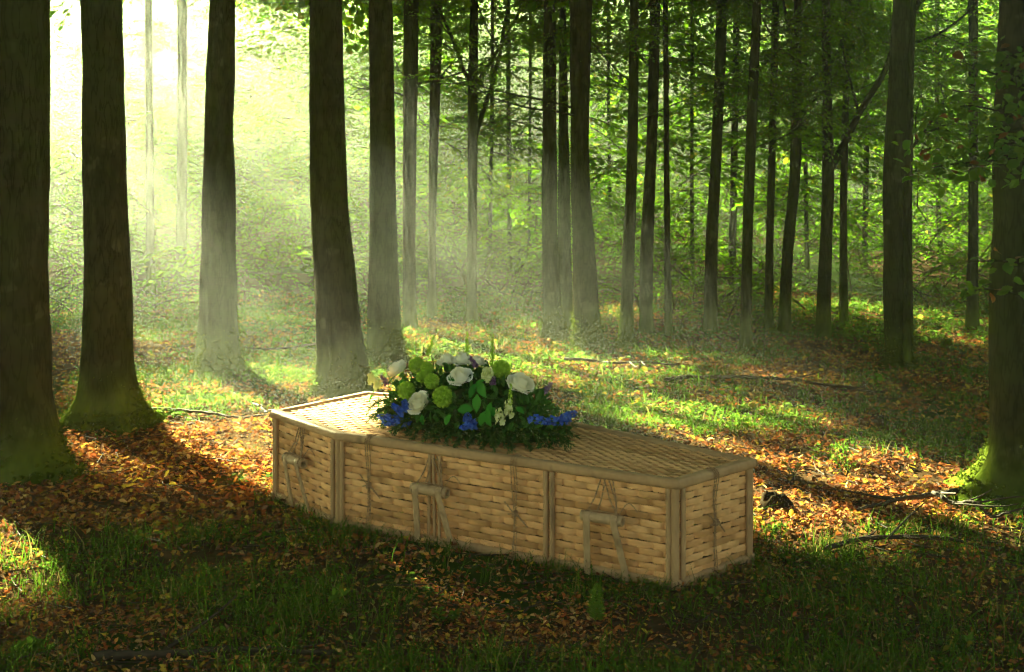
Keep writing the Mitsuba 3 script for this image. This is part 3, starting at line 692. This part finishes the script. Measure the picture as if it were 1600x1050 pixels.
# rails, posts, lid
for q in (A, B, C, D_, Ff, E_):
    q = q * .995 + np.append(COFFIN.mean(0), 0) * .005
    put('coffin__corner_post', pole([q + [0, 0, .018], q + [0, 0, H * .5], q + [0, 0, H - .02]], .0155, .05, q[0], 14), 'cane_pole', smooth=True)
POLY = np.array([A, B, C, D_, Ff, E_])
sec = rounded(.030, RAIL, .013) + [.001, RAIL / 2 + GZ]
put('coffin__bottom_rail', sweep_polygon(POLY, sec, 26, .0035, 1), 'cane_pole', smooth=True)
sec = rounded(.046, RAIL + .002, .014) + [-.004, H - RAIL / 2]
put('coffin__lid__rim', sweep_polygon(POLY, sec, 30, .0040, 2), 'cane_pole', smooth=True)
base = trimesh.creation.extrude_polygon(__import__('shapely').Polygon(POLY[:, :2]).buffer(-.02), .004); base.apply_translation([0, 0, .012])
put('coffin__base', base, 'coffin_lining')
for k, (pan, e) in enumerate(((PAB, 0), (PBC, 0), (PCD, 0), (PDF, 0), (PFE, 0), (PEA, 0))):
    first_big = k in (0, 2, 3, 5)
    for u, r in ((.027, .0095), (pan.L - .027, .0095)):
        if u < pan.L:
            put('coffin__corner_post', pole([pan.pt(u, RAIL * .6, .009), pan.pt(u + cr.normal(0, .001), H * .5, .010), pan.pt(u, H - RAIL, .009)], r, .07, u + k, 12), 'cane_pole', smooth=True)
    put('coffin__corner_post__binding', cat([ring_wrap(pan.pt(.02, RAIL * .55, .0), pan.U, .021, .0026, 3, .006), ring_wrap(pan.pt(pan.L - .02, RAIL * .55, .0), pan.U, .021, .0026, 3, .006)]), 'cord', smooth=True)

from shapely.geometry import Polygon, LineString
def lid():
    plan = Polygon(POLY[:, :2]).buffer(-.022)
    b = trimesh.creation.extrude_polygon(plan, .003); b.apply_translation([0, 0, H - .026])
    put('coffin__lid', b, 'woven_cane', uv=np.tile([[0, .3]], (len(b.vertices), 1)))
    mh, mf = (A + E_) / 2, (C + D_) / 2; ax = unit(mf - mh); nn = np.array([-ax[1], ax[0], 0]); Z = np.array([0, 0, 1.0])
    w, sp = .0195, .036
    for i in range(-20, 21):
        o = mh + nn * (i * w)
        hit = plan.intersection(LineString([(o - ax)[:2], (o + ax * 3)[:2]]))
        if hit.is_empty or hit.length < .05: continue
        q = np.array(hit.coords); m = max(8, int(hit.length / (sp / 5)))
        path = np.zeros((m, 3)); path[:, :2] = np.linspace(q[0], q[1], m); path[:, 2] = H - .0135
        off = float(np.dot(path[0] - mh, ax))
        ss = strand(path, w * 1.08, .0026, np.tile(nn, (m, 1)), .0028, sp, i + off / sp + .5 + cr.normal(0, .04), np.tile(Z, (m, 1)))
        put('coffin__lid__strand', ss, 'woven_cane', smooth=True, uv=np.tile([[0, cr.random()]], (len(ss[0]), 1)))
    L = float(np.dot(mf - mh, ax))
    for j in range(int(L / sp)):
        o = mh + ax * (j * sp)
        hit = plan.intersection(LineString([(o - nn)[:2], (o + nn)[:2]]))
        if hit.is_empty or hit.length < .05: continue
        q = np.array(hit.coords); p = np.zeros((2, 3)); p[:, :2] = q; p[:, 2] = H - .0135
        put('coffin__lid__stake', tube(p, .0032, 5), 'woven_cane', smooth=True, uv=np.tile([[0, .2]], (12, 1)))
lid()

def handle(pan, u, half=.070, sticks=0, roll=.0215, drop=.226, tilt=0.0):
    key = numbered('coffin__handle'); zc = drop; out = .044
    a, b = pan.pt(u - half - .012, zc + tilt, out), pan.pt(u + half + .012, zc - tilt, out)
    th = np.linspace(0, 2 * PI, 18, endpoint=False)
    # a hollow roll: outer wall, rim, inner wall
    ax = unit(b - a); e1, e2 = frame_of(ax[None]); e1, e2 = e1[0], e2[0]
    prof = [(0, .55), (0, .93), (.02, 1.0), (.25, 1.03), (.5, .99), (.75, 1.02), (.98, 1.0), (1, .93), (1, .55), (.75, .5), (.25, .5)]
    v = np.array([[a + (b - a) * s + roll * r * (np.cos(t) * e1 + np.sin(t) * e2) for t in th] for s, r in prof]); k, n = len(prof), len(th)
    i, j = np.meshgrid(np.arange(k), np.arange(n), indexing='ij'); i, j = i.ravel(), j.ravel()
    put(key + '__grip', (v.reshape(-1, 3), np.stack([i * n + j, i * n + (j + 1) % n, (i + 1) % k * n + (j + 1) % n, (i + 1) % k * n + j], 1)), 'handle_cane', smooth=40)
    put(key + '__binding', cat([ring_wrap(pan.pt(u + s * (half - .010), zc - s * tilt * .8, out), ax, roll * 1.08, .0024, 3) for s in (-1, 1)]), 'cord', smooth=True)
    for s in (-1, 1):   # flat cane strap from the roll down over the bottom rail
        u0, u1 = u + s * (half - .016), u + s * (half + .006) + .006
        top_w, low_w, z_lo = out + roll * .95, .0245, RAIL + .004
        line = [pan.pt(u0 + (u1 - u0) * q, zc - roll * .5 + (z_lo - zc + roll * .5) * q, top_w + (low_w - top_w) * q) for q in (0, .25, .5, .75, 1)]
        path = np.array([pan.pt(u0, zc + roll * .85, out + roll * .55), pan.pt(u0, zc + roll * .35, out + roll * .98)] + line + [pan.pt(u1, .010, .0225)])
        t = np.linspace(0, 1, len(path)); tt = np.linspace(0, 1, 24); c = np.stack([PchipInterpolator(t, path[:, i])(tt) for i in range(3)], 1)
        d = unit(np.gradient(c, axis=0)); nn = unit(np.cross(np.tile(pan.U, (24, 1)), d)); nn *= np.sign((nn @ pan.N))[:, None]; side = unit(np.cross(d, nn))
        pr = rounded(.027, .009, .0044, 2)
        v = c[:, None] + side[:, None] * pr[None, :, :1] + nn[:, None] * pr[None, :, 1:]; k = len(pr)
        i, j = np.meshgrid(np.arange(23), np.arange(k), indexing='ij'); i, j = i.ravel(), j.ravel(); j2 = (j + 1) % k
        f = np.stack([i * k + j, i * k + j2, (i + 1) * k + j2, (i + 1) * k + j], 1)
        put(key + '__strap', (v.reshape(-1, 3), f), 'handle_cane', smooth=True)
    # rope: from the roll's ends up to a loop under the lid
    top = H - RAIL + .004
    for s, o in ((-1, -.020), (-1, -.004), (1, .010), (1, .026), (1, -.008)):
        e = u + s * (half - .012) if abs(o) > .005 else u + s * .02
        put(key + '__rope', cord_mesh([pan.pt(e, zc + roll, out), pan.pt((e + u + o) / 2 + cr.normal(0, .004), (zc + top) / 2, .026), pan.pt(u + o, top, .012), pan.pt(u + o, top + .012, .016)], .0026), 'cord', smooth=True)
    put(key + '__rope', cord_mesh([pan.pt(u - half + .01, zc + roll * 1.15 + tilt, out), pan.pt(u, zc + roll * 1.3, out + .002), pan.pt(u + half - .01, zc + roll * 1.15 - tilt, out)], .0024), 'cord', smooth=True)
    for i in range(sticks):
        uu = u + (i - (sticks - 1) / 2) * .022
        put('coffin__stick', pole([pan.pt(uu + cr.normal(0, .003), RAIL, .013), pan.pt(uu, H / 2, .014), pan.pt(uu + cr.normal(0, .003), H - RAIL, .012)], .0068, .1, uu, 8), 'cane_pole', smooth=True)
    # loose string end
    put(key + '__rope', tube(bezier(pan.pt(u + half - .012, zc + roll * .6, out), pan.pt(u + half + .02, zc + .05, .03), pan.pt(u + half + .015, zc + .09, .02), pan.pt(u + half + .055, zc + .03, .014), 14), .0016, 5), 'cord', smooth=True)

handle(PAB, .255, half=.066); handle(PBC, .478, half=.070, sticks=3); handle(PBC, 1.222, half=.070, roll=.019)
handle(PDF, .36); handle(PDF, 1.05); handle(PFE, .27)

def tie(pan, u, knot=.19, loose=True):
    key = numbered('coffin__tie'); r_ = cr
    for o in (-.014, -.004, .008):
        put(key + '__string', cord_mesh([pan.pt(u + o, .006, .0205), pan.pt(u + o * .8, RAIL, .0195), pan.pt(u + o * .5 + r_.normal(0, .003), knot * .55, .013), pan.pt(u + o * .3, knot, .014), pan.pt(u + o + r_.normal(0, .003), (knot + H) / 2, .012), pan.pt(u + o, H - RAIL, .022), pan.pt(u + o, H - .012, .0235), pan.pt(u + o, H + .003, .010), pan.pt(u + o, H + .003, -.02)], .0016, .0011), 'cord', smooth=True)
    out = [cord_mesh([pan.pt(u - .045, knot + .035, .014), pan.pt(u - .012, knot + .006, .019), pan.pt(u + .02, knot - .015, .019), pan.pt(u + .055, knot - .048, .014)], .0024),
           cord_mesh([pan.pt(u - .03, knot - .01, .015), pan.pt(u + .01, knot + .002, .022), pan.pt(u + .035, knot - .03, .015)], .0024), ring_wrap(pan.pt(u, knot - .004, .016), pan.Z, .009, .0026, 4, .005)]
    put(key + '__knot', cat(out), 'cord', smooth=True)
tie(PBC, .166, .20); tie(PBC, .843, .185); tie(PCD, .206, .205); tie(PDF, .75); tie(PEA, .28)

# ------------------------------------------------------------------ the flowers on the lid
fr = np.random.default_rng(12)
AXF = unit(np.array([.79, -.61, 0])); NF = np.array([.61, .79, 0]); CF = np.array([-.165, 5.52, H])
RA, RB, RC = .47, .21, .275
tag('flower_arrangement', 'funeral spray of white roses, lime pompoms and blue flowers on the coffin lid', 'flower arrangement')
def dome_hit(px, py, k=1.0):
    """where the view of that pixel meets the mound of flowers"""
    o = np.array([0, 0, EYE]); d = at(px, py, 1.0) - o
    L = lambda v: np.array([v @ AXF / (RA * k), v @ NF / (RB * k), v[2] / (RC * k)])
    a, b = L(o - CF), L(d); A2, B2, C2 = b @ b, 2 * a @ b, a @ a - 1
    disc = B2 * B2 - 4 * A2 * C2; t = (-B2 - math.sqrt(max(disc, 0))) / (2 * A2)
    p = o + d * t; g = L(p - CF)
    n = unit(AXF * g[0] / RA + NF * g[1] / RB + np.array([0, 0, 1]) * max(g[2], .02) / RC)
    return p, n
PX = 5.5 / F

def rose(px, py, rad, flat=0.0, tone=.5, back=.0, turn=(0, 0, 0)):
    p, n = dome_hit(px, py, 1.05); R = rad * PX * .95
    ax = unit(n * .9 + np.array([0, -.15, .55]) + np.array(turn)); M = rot_between(ax); p = p - ax * R * .35 + np.array([0, back, 0])
    key = numbered('flower_arrangement__white_rose')
    def petal(phi, half, r0, h0, h1, curl):
        """a cupped petal: rises from the middle, bulges to r0 and closes or curls out at its lip"""
        g, q = 7, 7; v = []
        for i in range(q):
            b = i / (q - 1)
            for j in range(g):
                a = j / (g - 1) * 2 - 1; wdt = half * (.30 + .70 * math.sin(min(1, b * 1.25) * PI / 2)) * (1 - .30 * max(0, b - .75) / .25)
                an = phi + a * wdt; rr = R * (.06 + r0 * math.sin(min(1, b * 1.5) * PI / 2) + curl * max(0, b - .62) * 1.5 + .03 * math.sin(4 * a + phi * 5) * b)
                z = R * (h0 + (h1 - h0) * b ** 1.15 - .16 * a * a * b - max(0, curl) * .45 * max(0, b - .7))
                v.append((rr * math.cos(an), rr * math.sin(an), z))
        f = [(i * g + j, i * g + j + 1, (i + 1) * g + j + 1, (i + 1) * g + j) for i in range(q - 1) for j in range(g - 1)]
        return np.array(v) @ M.T + p, np.array(f)
    core = cat([petal(k * 2.2, 1.25, .10 + .045 * k, -.1, .88 - .02 * k, -.10) for k in range(5)])
    scene[key] = mikit.ply(core, 'white_petal', smooth=True, uv=np.tile([[tone * .35, 0]], (len(core[0]), 1)))
    ph = fr.random() * 6
    for ring, (m, half, r0, h1, curl) in enumerate(((4, .95, .40, .86, -.04), (5, .85, .56, .76 - .2 * flat, .10), (5, .80, .72, .60 - .25 * flat, .26), (6, .70, .84, .36 - .2 * flat, .42))):
        for k in range(m):
            pm = petal(ph + ring * .7 + k * 2 * PI / m + fr.normal(0, .12), half, r0 * fr.uniform(.92, 1.06), -.25, h1 * fr.uniform(.9, 1.1), curl * fr.uniform(.6, 1.3))
            put(key + '__petal', pm, 'white_petal', smooth=True, uv=np.tile([[np.clip(tone * (.55 + .15 * ring) + fr.normal(0, .08), 0, 1), 0]], (len(pm[0]), 1)))
    for k in range(4):
        a = fr.random() * 6; d = M @ np.array([math.cos(a), math.sin(a), -.1])
        lm = leaves([p + d * R * .5 - ax * R * .2], [d], [ax], R * 1.1, LEAF11, .7); put(key + '__sepal_leaf', lm, 'bouquet_leaf', smooth=True, uv=np.tile([[fr.random(), 0]], (12, 1)))
for a in ((620, 574, 19, .0, .75, 0.0, (-.5, 0, .1)), (718, 586, 20, .3, .95), (652, 628, 19, .1, .55), (815, 597, 22, .2, .60, 0, (.3, 0, 0)), (722, 562, 17, .7, .8, .05), (697, 564, 16, .8, .7, .05), (745, 566, 14, .8, .65, .05)):
    rose(*a)

def pompom(px, py, rad):
    p, n = dome_hit(px, py); R = rad * PX; p = p + n * R * .2
    i = np.arange(150) + .5; phi = np.arccos(1 - 2 * i / 150); th = PI * (1 + 5 ** .5) * i
    d = np.stack([np.cos(th) * np.sin(phi), np.sin(th) * np.sin(phi), np.cos(phi)], 1)
    core = trimesh.creation.icosphere(2, R * .82); ms = [(core.vertices + p, core.faces)]; uvs = [np.tile([[0, 0]], (len(core.vertices), 1))]
    for s in range(3):
        t = unit(np.cross(d, fr.normal(0, 1, (150, 3)))); dd = unit(d * .75 + t * .75)
        ms.append(leaves(p + d * R * .74, dd, d, R * .36 * fr.uniform(.8, 1.2, 150), CURL6, 1.3)); uvs.append(np.repeat(np.stack([fr.random(150), np.zeros(150)], 1), 6, 0))
    put('flower_arrangement__green_pompom', cat(ms), 'lime_petal', uv=np.vstack(uvs))
for a in ((652, 573, 13), (668, 578, 11), (637, 611, 14), (676, 597, 12), (694, 621, 16), (783, 580, 14), (660, 590, 9)):
    pompom(*a)

def floret_spike(name, mat, p, d, L, size, n, petals=5, tl=LEAF6):
    d = unit(d); P, D, U = [], [], []
    ms = [tube(np.array([p, p + d * L]), [.003, .0015], 5)]; cu = [np.tile([[0, 0]], (len(ms[0][0]), 1))]
    a, b = frame_of(d[None]); a, b = a[0], b[0]; S = []
    for i in range(n):
        u = i / n; th = i * 2.4; o = unit(math.cos(th) * a + math.sin(th) * b + d * .3)
        c = p + d * L * u + o * size * .7 * (1 - .5 * u); e1, e2 = frame_of(o[None])
        for k in range(petals):
            q = k * 2 * PI / petals + i; P.append(c); D.append(math.cos(q) * e1[0] + math.sin(q) * e2[0] + o * .35); U.append(o); S.append(size * (1 - .45 * u) * fr.uniform(.8, 1.15))
    ms.append(leaves(P, D, U, S, tl, 1.5)); cu.append(np.repeat(np.stack([fr.random(len(P)), np.zeros(len(P))], 1), 6, 0))
    put(name, cat(ms), mat, uv=np.vstack(cu))
for (px, py, dx, dz, L) in ((640, 660, -.8, -.10, .11), (622, 655, -.9, .05, .08), (634, 646, -.2, .25, .06), (745, 662, -.4, -.2, .06), (733, 655, .2, .2, .045), (832, 655, 1, -.12, .12), (858, 658, 1, -.05, .11), (878, 655, .7, .3, .06), (640, 640, .1, .4, .05)):
    p, n = dome_hit(px, py, 1.03); floret_spike('flower_arrangement__blue_flower', 'blue_petal', p + n * .01, AXF * dx + n * .35 + [0, 0, dz], L, .017, 13)
for (px, py) in ((744, 573), (605, 600), (770, 600), (850, 612)):
    p, n = dome_hit(px, py); floret_spike('flower_arrangement__mauve_thistle', 'mauve_petal', p, n + fr.normal(0, .3, 3), .045, .011, 14)
for (px, py, L) in ((782, 660, .09), (796, 650, .10), (766, 595, .07), (583, 598, .05), (592, 607, .05), (760, 590, .05)):
    p, n = dome_hit(px, py); floret_spike('flower_arrangement__pale_snapdragon', 'pale_petal', p, n * .5 + [0, -.1, .9], L * .8, .018, 10)
for (px, py, L) in ((729, 556, .10), (769, 572, .13), (797, 640, .10), (668, 556, .09)):
    p, n = dome_hit(px, py); floret_spike('flower_arrangement__green_spike', 'lime_petal', p, np.array([.02 if L != .09 else .3, 0, 1.0]), L, .009, 22, 4)

# large bright leaves, each one its own part
for (px, py, s, dx, dz) in ((738, 612, .075, .1, .5), (752, 607, .085, .2, -.3), (745, 628, .08, .1, -.8), (763, 650, .085, .2, -.7), (772, 643, .07, .6, -.4), (755, 652, .075, -.3, -.8), (728, 640, .09, -.9, -.1), (748, 600, .06, .3, .5), (585, 612, .07, -.2, .8),
                            (592, 625, .07, .2, -.4), (580, 622, .06, -.6, -.3), (700, 655, .06, -.3, -.6), (811, 640, .05, .5, -.2), (660, 655, .05, .2, -.5), (765, 640, .06, .0, .8), (706, 592, .05, -.4, .3), (628, 598, .05, -.5, .4)):
    p, n = dome_hit(px, py, 1.04); d = AXF * dx + np.array([0, 0, dz]); d = unit(d - n * (d @ n) * .7)
    m = leaves([p - d * s * .4], [d], [n + fr.normal(0, .15, 3)], s * .92, LEAF11, .72)
    put('flower_arrangement__broad_leaf', m, 'bright_leaf', smooth=True, uv=np.tile([[fr.random(), 0]], (12, 1)))

def greenery():
    n = 2700
    th, ph = fr.random(n) * 2 * PI, np.arccos(fr.random(n)); r = fr.uniform(.35, .93, n) ** .6
    q = np.stack([np.cos(th) * np.sin(ph), np.sin(th) * np.sin(ph), np.cos(ph) * .98], 1)
    P = CF + (q[:, :1] * RA * AXF + q[:, 1:2] * RB * NF) * r[:, None] * 1.02 + np.array([0, 0, 1]) * (q[:, 2:] * RC * r[:, None] * .98 + .006)
    out = unit(q[:, :1] * AXF + q[:, 1:2] * NF + q[:, 2:] * np.array([0, 0, 1.0]))
    D = out * .4 + fr.normal(0, .6, (n, 3)); U = out + fr.normal(0, .5, (n, 3))
    P[:, 2] = np.maximum(P[:, 2], H + .012)
    m = leaves(P, D, U, fr.uniform(.022, .052, n), LEAF6, .75)
    put('flower_arrangement__foliage', m, 'bouquet_leaf', uv=np.repeat(np.stack([fr.random(n), np.zeros(n)], 1), 6, 0))
    tag('flower_arrangement__foliage', kind='stuff')
    core = trimesh.creation.icosphere(3, 1.0); cv = core.vertices * (1 + .25 * (meshkit.fbm(core.vertices * 3, 3, 91) - .5))[:, None]
    cv = CF + cv[:, :1] * RA * .80 * AXF + cv[:, 1:2] * RB * .78 * NF + np.array([0, 0, 1]) * np.maximum(cv[:, 2:] * RC * .76, .004)
    put('flower_arrangement__moss_base', (cv, core.faces), 'needle_leaf', smooth=True, uv=np.tile([[.1, 0]], (len(cv), 1)))
    # conifer tips and rosemary: needles on stems lying over the lid
    ms, uv = [], []
    for k in range(130):
        a = fr.random() * 2 * PI; e = np.array([math.cos(a), math.sin(a)])
        p0 = CF + (e[0] * RA * AXF + e[1] * RB * NF) * fr.uniform(.55, .9) + [0, 0, fr.uniform(.012, .07)]
        o = unit(e[0] * RA * AXF + e[1] * RB * NF * 1.6); d = unit(o + fr.normal(0, .35, 3) * [1, 1, .0] + [0, 0, fr.uniform(-.10, .1)]); L = fr.uniform(.07, .17)
        p3 = p0 + d * L; p3[2] = max(H + .006, p3[2] - .03)
        c = bezier(p0, p0 + d * L * .35 + [0, 0, .02], p0 + d * L * .7 + [0, 0, .012], p3, 14); ms.append(tube(c, .0012, 4)); uv.append(np.tile([[.2, 0]], (len(ms[-1][0]), 1)))
        i = np.repeat(np.arange(1, 14), 5); sd = fr.normal(0, 1, (len(i), 3)); dd = unit(np.gradient(c, axis=0))[i] * .9 + unit(sd) * .8
        ms.append(leaves(c[i], dd, sd + [0, 0, 2], fr.uniform(.014, .026, len(i)), LEAF6, .28)); uv.append(np.repeat(np.stack([fr.random(len(i)), i * 0], 1), 6, 0))
    put('flower_arrangement__conifer_sprig', cat(ms), 'needle_leaf', uv=np.vstack(uv)); tag('flower_arrangement__conifer_sprig', kind='stuff')
greenery()

# ------------------------------------------------------------------ twigs, small plants and a fern on the floor
def twig(label, pts, r, seed=0, up=.02, forks=3, name='fallen_branch'):
    r_ = np.random.default_rng(900 + seed); q = np.array([[*ground_at(*p)] for p in pts]); n = 26
    t = np.linspace(0, 1, len(q)); tt = np.linspace(0, 1, n); c = np.stack([PchipInterpolator(t, q[:, 0])(tt), PchipInterpolator(t, q[:, 1])(tt)], 1) + r_.normal(0, r * .5, (n, 2))
    z = hgt(c[:, 0], c[:, 1]) + r + .004 + up * (.4 + .6 * meshkit.noise(np.stack([tt * 4 + seed, tt * 0, tt * 0], 1)))
    P = np.column_stack([c, z]); out = [tube(P, np.linspace(r, r * .45, n), 8)]
    for k in range(forks):
        i = int(r_.integers(5, n - 4)); d = unit(P[i + 1] - P[i]); s = unit(np.array([-d[1], d[0], 0]) * r_.choice([-1, 1]) + d * .9 + [0, 0, r_.uniform(0, .35)]); L = r_.uniform(.12, .35)
        e = P[i] + s * L; e[2] = max(e[2], float(hgt(e[:1], e[1:2])[0]) + r)
        out.append(tube(bezier(P[i], P[i] + s * L * .3, P[i] + s * L * .6 + r_.normal(0, .02, 3), e, 9), np.linspace(r * .5, r * .2, 9), 6))
    key = put(name, cat(out), 'dead_wood', smooth=True); tag(key, label, 'fallen branch', 'fallen branches on the forest floor')
twig('fallen branch arching over the bright orange leaves at the right', [(1525, 775), (1480, 782), (1430, 792), (1385, 808), (1340, 822)], .014, 1, .05, 4)
twig('dark fallen branch in the shade at lower right of the bright leaves', [(1290, 872), (1360, 856), (1450, 858), (1560, 872)], .011, 2, .02, 3)
twig('thin fallen branch on the sunlit leaves left of the coffin head', [(236, 640), (300, 643), (360, 652), (412, 655)], .010, 3, .02, 3)
twig('short twig poking out from behind the head end of the coffin', [(398, 638), (415, 652), (440, 664)], .009, 4, .06, 1)
twig('long dark fallen branch lying across the floor behind the coffin, right half', [(1040, 603), (1120, 600), (1200, 606), (1290, 614), (1380, 624)], .014, 5, .02, 4)
twig('thin dark branch in the leaf litter below the second trunk', [(560, 540), (480, 548), (420, 556), (380, 552)], .012, 6, .03, 3)
twig('low dark fallen branch at the bottom edge of the photo, left of centre', [(150, 1043), (260, 1036), (380, 1030), (520, 1034)], .016, 7, 0, 1)
twig('thin fallen branch far behind the flowers, by the foot of the central trunk clump', [(880, 566), (960, 573), (1060, 578)], .012, 8, .02, 3)
twig('crooked dead twig by the mossy foot of the right edge trunk', [(1460, 802), (1520, 822), (1580, 838)], .010, 9, .08, 4)

def stump():
    g = ground_at(1212, 798); r_ = np.random.default_rng(4); n = 22; th = np.arange(n) * 2 * PI / n; rows = []
    for z, r in ((-.02, .085), (.02, .075), (.045, .060), (.06, .05), (.068, .036), (.055, .018)):
        nz = meshkit.fbm(np.stack([np.cos(th) * 2, np.sin(th) * 2, th * 0 + z * 30], 1), 3, 5) - .5
        rows.append(np.stack([g[0] + np.cos(th) * r * (1 + .5 * nz), g[1] + np.sin(th) * r * (1 + .5 * nz), z + .05 * nz * (z > .05)], 1))
    v = np.vstack([np.vstack(rows), [[g[0], g[1], .08]]]); k = len(rows); i, j = np.meshgrid(np.arange(k - 1), np.arange(n), indexing='ij'); i, j = i.ravel(), j.ravel(); j2 = (j + 1) % n
    f = np.vstack([np.stack([i * n + j, i * n + j2, (i + 1) * n + j2], 1), np.stack([i * n + j, (i + 1) * n + j2, (i + 1) * n + j], 1), np.stack([(k - 1) * n + np.arange(n), (k - 1) * n + (np.arange(n) + 1) % n, np.full(n, len(v) - 1)], 1)])
    put('rotten_stump', (v, f), 'rotten_wood', smooth=50); tag('rotten_stump', 'small dark rotten stump right of the foot end of the coffin', 'stump')
stump()

def plant(label, px, py, h, n_stem, leaf, seed, name='young_plant', mat='weed_leaf', wide=.9, spread=.5, catg='plant'):
    r_ = np.random.default_rng(300 + seed); g = ground_at(px, py); z = float(hgt(g[:1], g[1:])[0]); ms, uv, lm, luv = [], [], [], []
    for s in range(n_stem):
        a = r_.random() * 2 * PI; l = .62 * h * r_.uniform(.6, 1.1); d = np.array([math.cos(a), math.sin(a), 0]) * spread * l
        p0 = np.array([g[0] + r_.normal(0, .02), g[1] + r_.normal(0, .02), z - .01]); c = bezier(p0, p0 + [0, 0, l * .4], p0 + d * .5 + [0, 0, l * .85], p0 + d + [0, 0, l], 10)
        ms.append(tube(c, np.linspace(.0028, .001, 10), 5)); uv.append(np.tile([[.2, 1]], (len(ms[-1][0]), 1)))
        for i in range(2, 10):
            for sg in (-1, 1):
                t = unit(c[i] - c[i - 1]); sd = unit(np.cross(t, [math.sin(i * 1.3), .3, math.cos(i * 1.3)])) * sg
                lm.append((c[i], sd + t * .5 + [0, 0, -.1], [r_.normal(0, .3), r_.normal(0, .3) - .2, 1], leaf * .6 * r_.uniform(.6, 1.2)))
    key = numbered(name); scene[key + '__stem'] = mikit.ply(cat(ms), mat, uv=np.vstack(uv))
    v = leaves([q[0] for q in lm], [q[1] for q in lm], [q[2] for q in lm], [q[3] for q in lm], LEAF11, wide); u = r_.random(len(lm))
    scene[key + '__foliage'] = mikit.ply(v, mat, smooth=True, uv=np.repeat(np.stack([u, u * 0], 1), 12, 0)); tag(key + '__foliage', kind='stuff')
    tag(key, label, catg, 'small plants on the forest floor')
plant('bright yellow green seedling at the hazy trunk foot, left of the coffin', 352, 600, .13, 4, .035, 1)
plant('sunlit bushy seedling just behind the head corner of the coffin lid', 478, 628, .20, 7, .038, 2)
plant('pale leaved seedling on the shaded leaves in front of the head half of the coffin', 528, 958, .14, 4, .05, 3)
plant('lit weed in the bright leaves, midway between coffin and right edge trunk', 1236, 752, .14, 4, .026, 4)
plant('tall lit seedling at the top of the bright leaf patch on the right', 1318, 748, .16, 5, .030, 5)
plant('yellow green seedling behind the foot of the coffin lid, far in the clearing', 1150, 622, .13, 6, .04, 6)
plant('leafy weed at the mossy foot of the right edge trunk', 1540, 806, .12, 8, .042, 7)
plant('dark leafy plant at the foot of the thick left edge trunk', 62, 742, .24, 6, .055, 8, mat='sprig_leaf')
plant('small weed right of the foot end of the coffin, in shade by the stump', 1212, 838, .10, 6, .034, 9)
plant('bright weed beside the long dark branch in the right half', 1300, 648, .14, 5, .035, 10)
plant('broad leaved weed at the lower right corner of the photo', 1510, 1020, .10, 6, .045, 11)
plant('low plant with rounded leaves at the bottom left corner', 40, 1036, .08, 9, .05, 12)
plant('yellow leaved weed in the far sunlit strip by the grey trunk on the right', 1476, 538, .16, 10, .05, 13)
plant('drooping weed on the leaves in front of the second handle', 700, 985, .10, 6, .035, 14)

def fern(label, px, py, h, seed):
    r_ = np.random.default_rng(seed); g = ground_at(px, py); z = float(hgt(g[:1], g[1:])[0]); key = numbered('fern')
    for s in range(2):
        a = r_.random() * 2 * PI; p0 = np.array([g[0], g[1], z]); l = h * (1.1 - .25 * s); d = np.array([math.cos(a), math.sin(a), 0]) * l * (.2 + .35 * s)
        c = bezier(p0, p0 + [0, 0, l * .5], p0 + d * .4 + [0, 0, l], p0 + d + [0, 0, l * (1.05 - .3 * s)], 22); ms = [tube(c, np.linspace(.002, .0006, 22), 4)]; t = unit(np.gradient(c, axis=0))
        i = np.repeat(np.arange(4, 22), 2); sg = np.tile([-1, 1], 18); sd = unit(np.cross(t[i], [0.15, 1, .1]) + [0, 0, .15]) * sg[:, None]
        ms.append(leaves(c[i], sd + t[i] * .35, np.tile([.2, -.9, .35], (len(i), 1)), (.034 * (1 - (i - 4) / 19) + .006) * l / .16, LEAF6, .42))
        m = cat(ms); put(key + '__frond', m, 'weed_leaf', uv=np.tile([[.7, 0]], (len(m[0]), 1)))
    tag(key, label, 'fern')
fern('small upright fern in front of the coffin near the bottom centre', 930, 990, .13, 5)

def long_stem():
    a, b = np.append(ground_at(1505, 985), .02), at(1620, 905, 4.9); m = blades(np.array([0.0]), np.array([0.0]), np.array([.1]), np.array([.002]), np.array([0.]))
    put('bent_grass_stem', tube(bezier(a, a + (b - a) * .3 + [0, 0, .03], a + (b - a) * .7 + [0, 0, .02], b, 16), np.linspace(.0035, .0022, 16), 6), 'grass_blade', smooth=True, uv=np.tile([[.98, 0]], (98, 1)))
    tag('bent_grass_stem', 'long yellow grass stem slanting across the lower right corner', 'grass stem')
long_stem()

# ------------------------------------------------------------------ the air of the wood
HB = (72.0, 8.2)
scene['haze'] = {'type': 'cube', 'to_world': T().translate([0, 14, (HB[1] - 1.2) / 2]).scale([HB[0], 62.0, (HB[1] + 1.2) / 2]),
                 'bsdf': {'type': 'null'}, 'interior': {'type': 'ref', 'id': 'haze_medium'}}
tag('haze', 'thin sunlit mist filling the wood', 'mist', kind='stuff')
print('entries', len(scene))
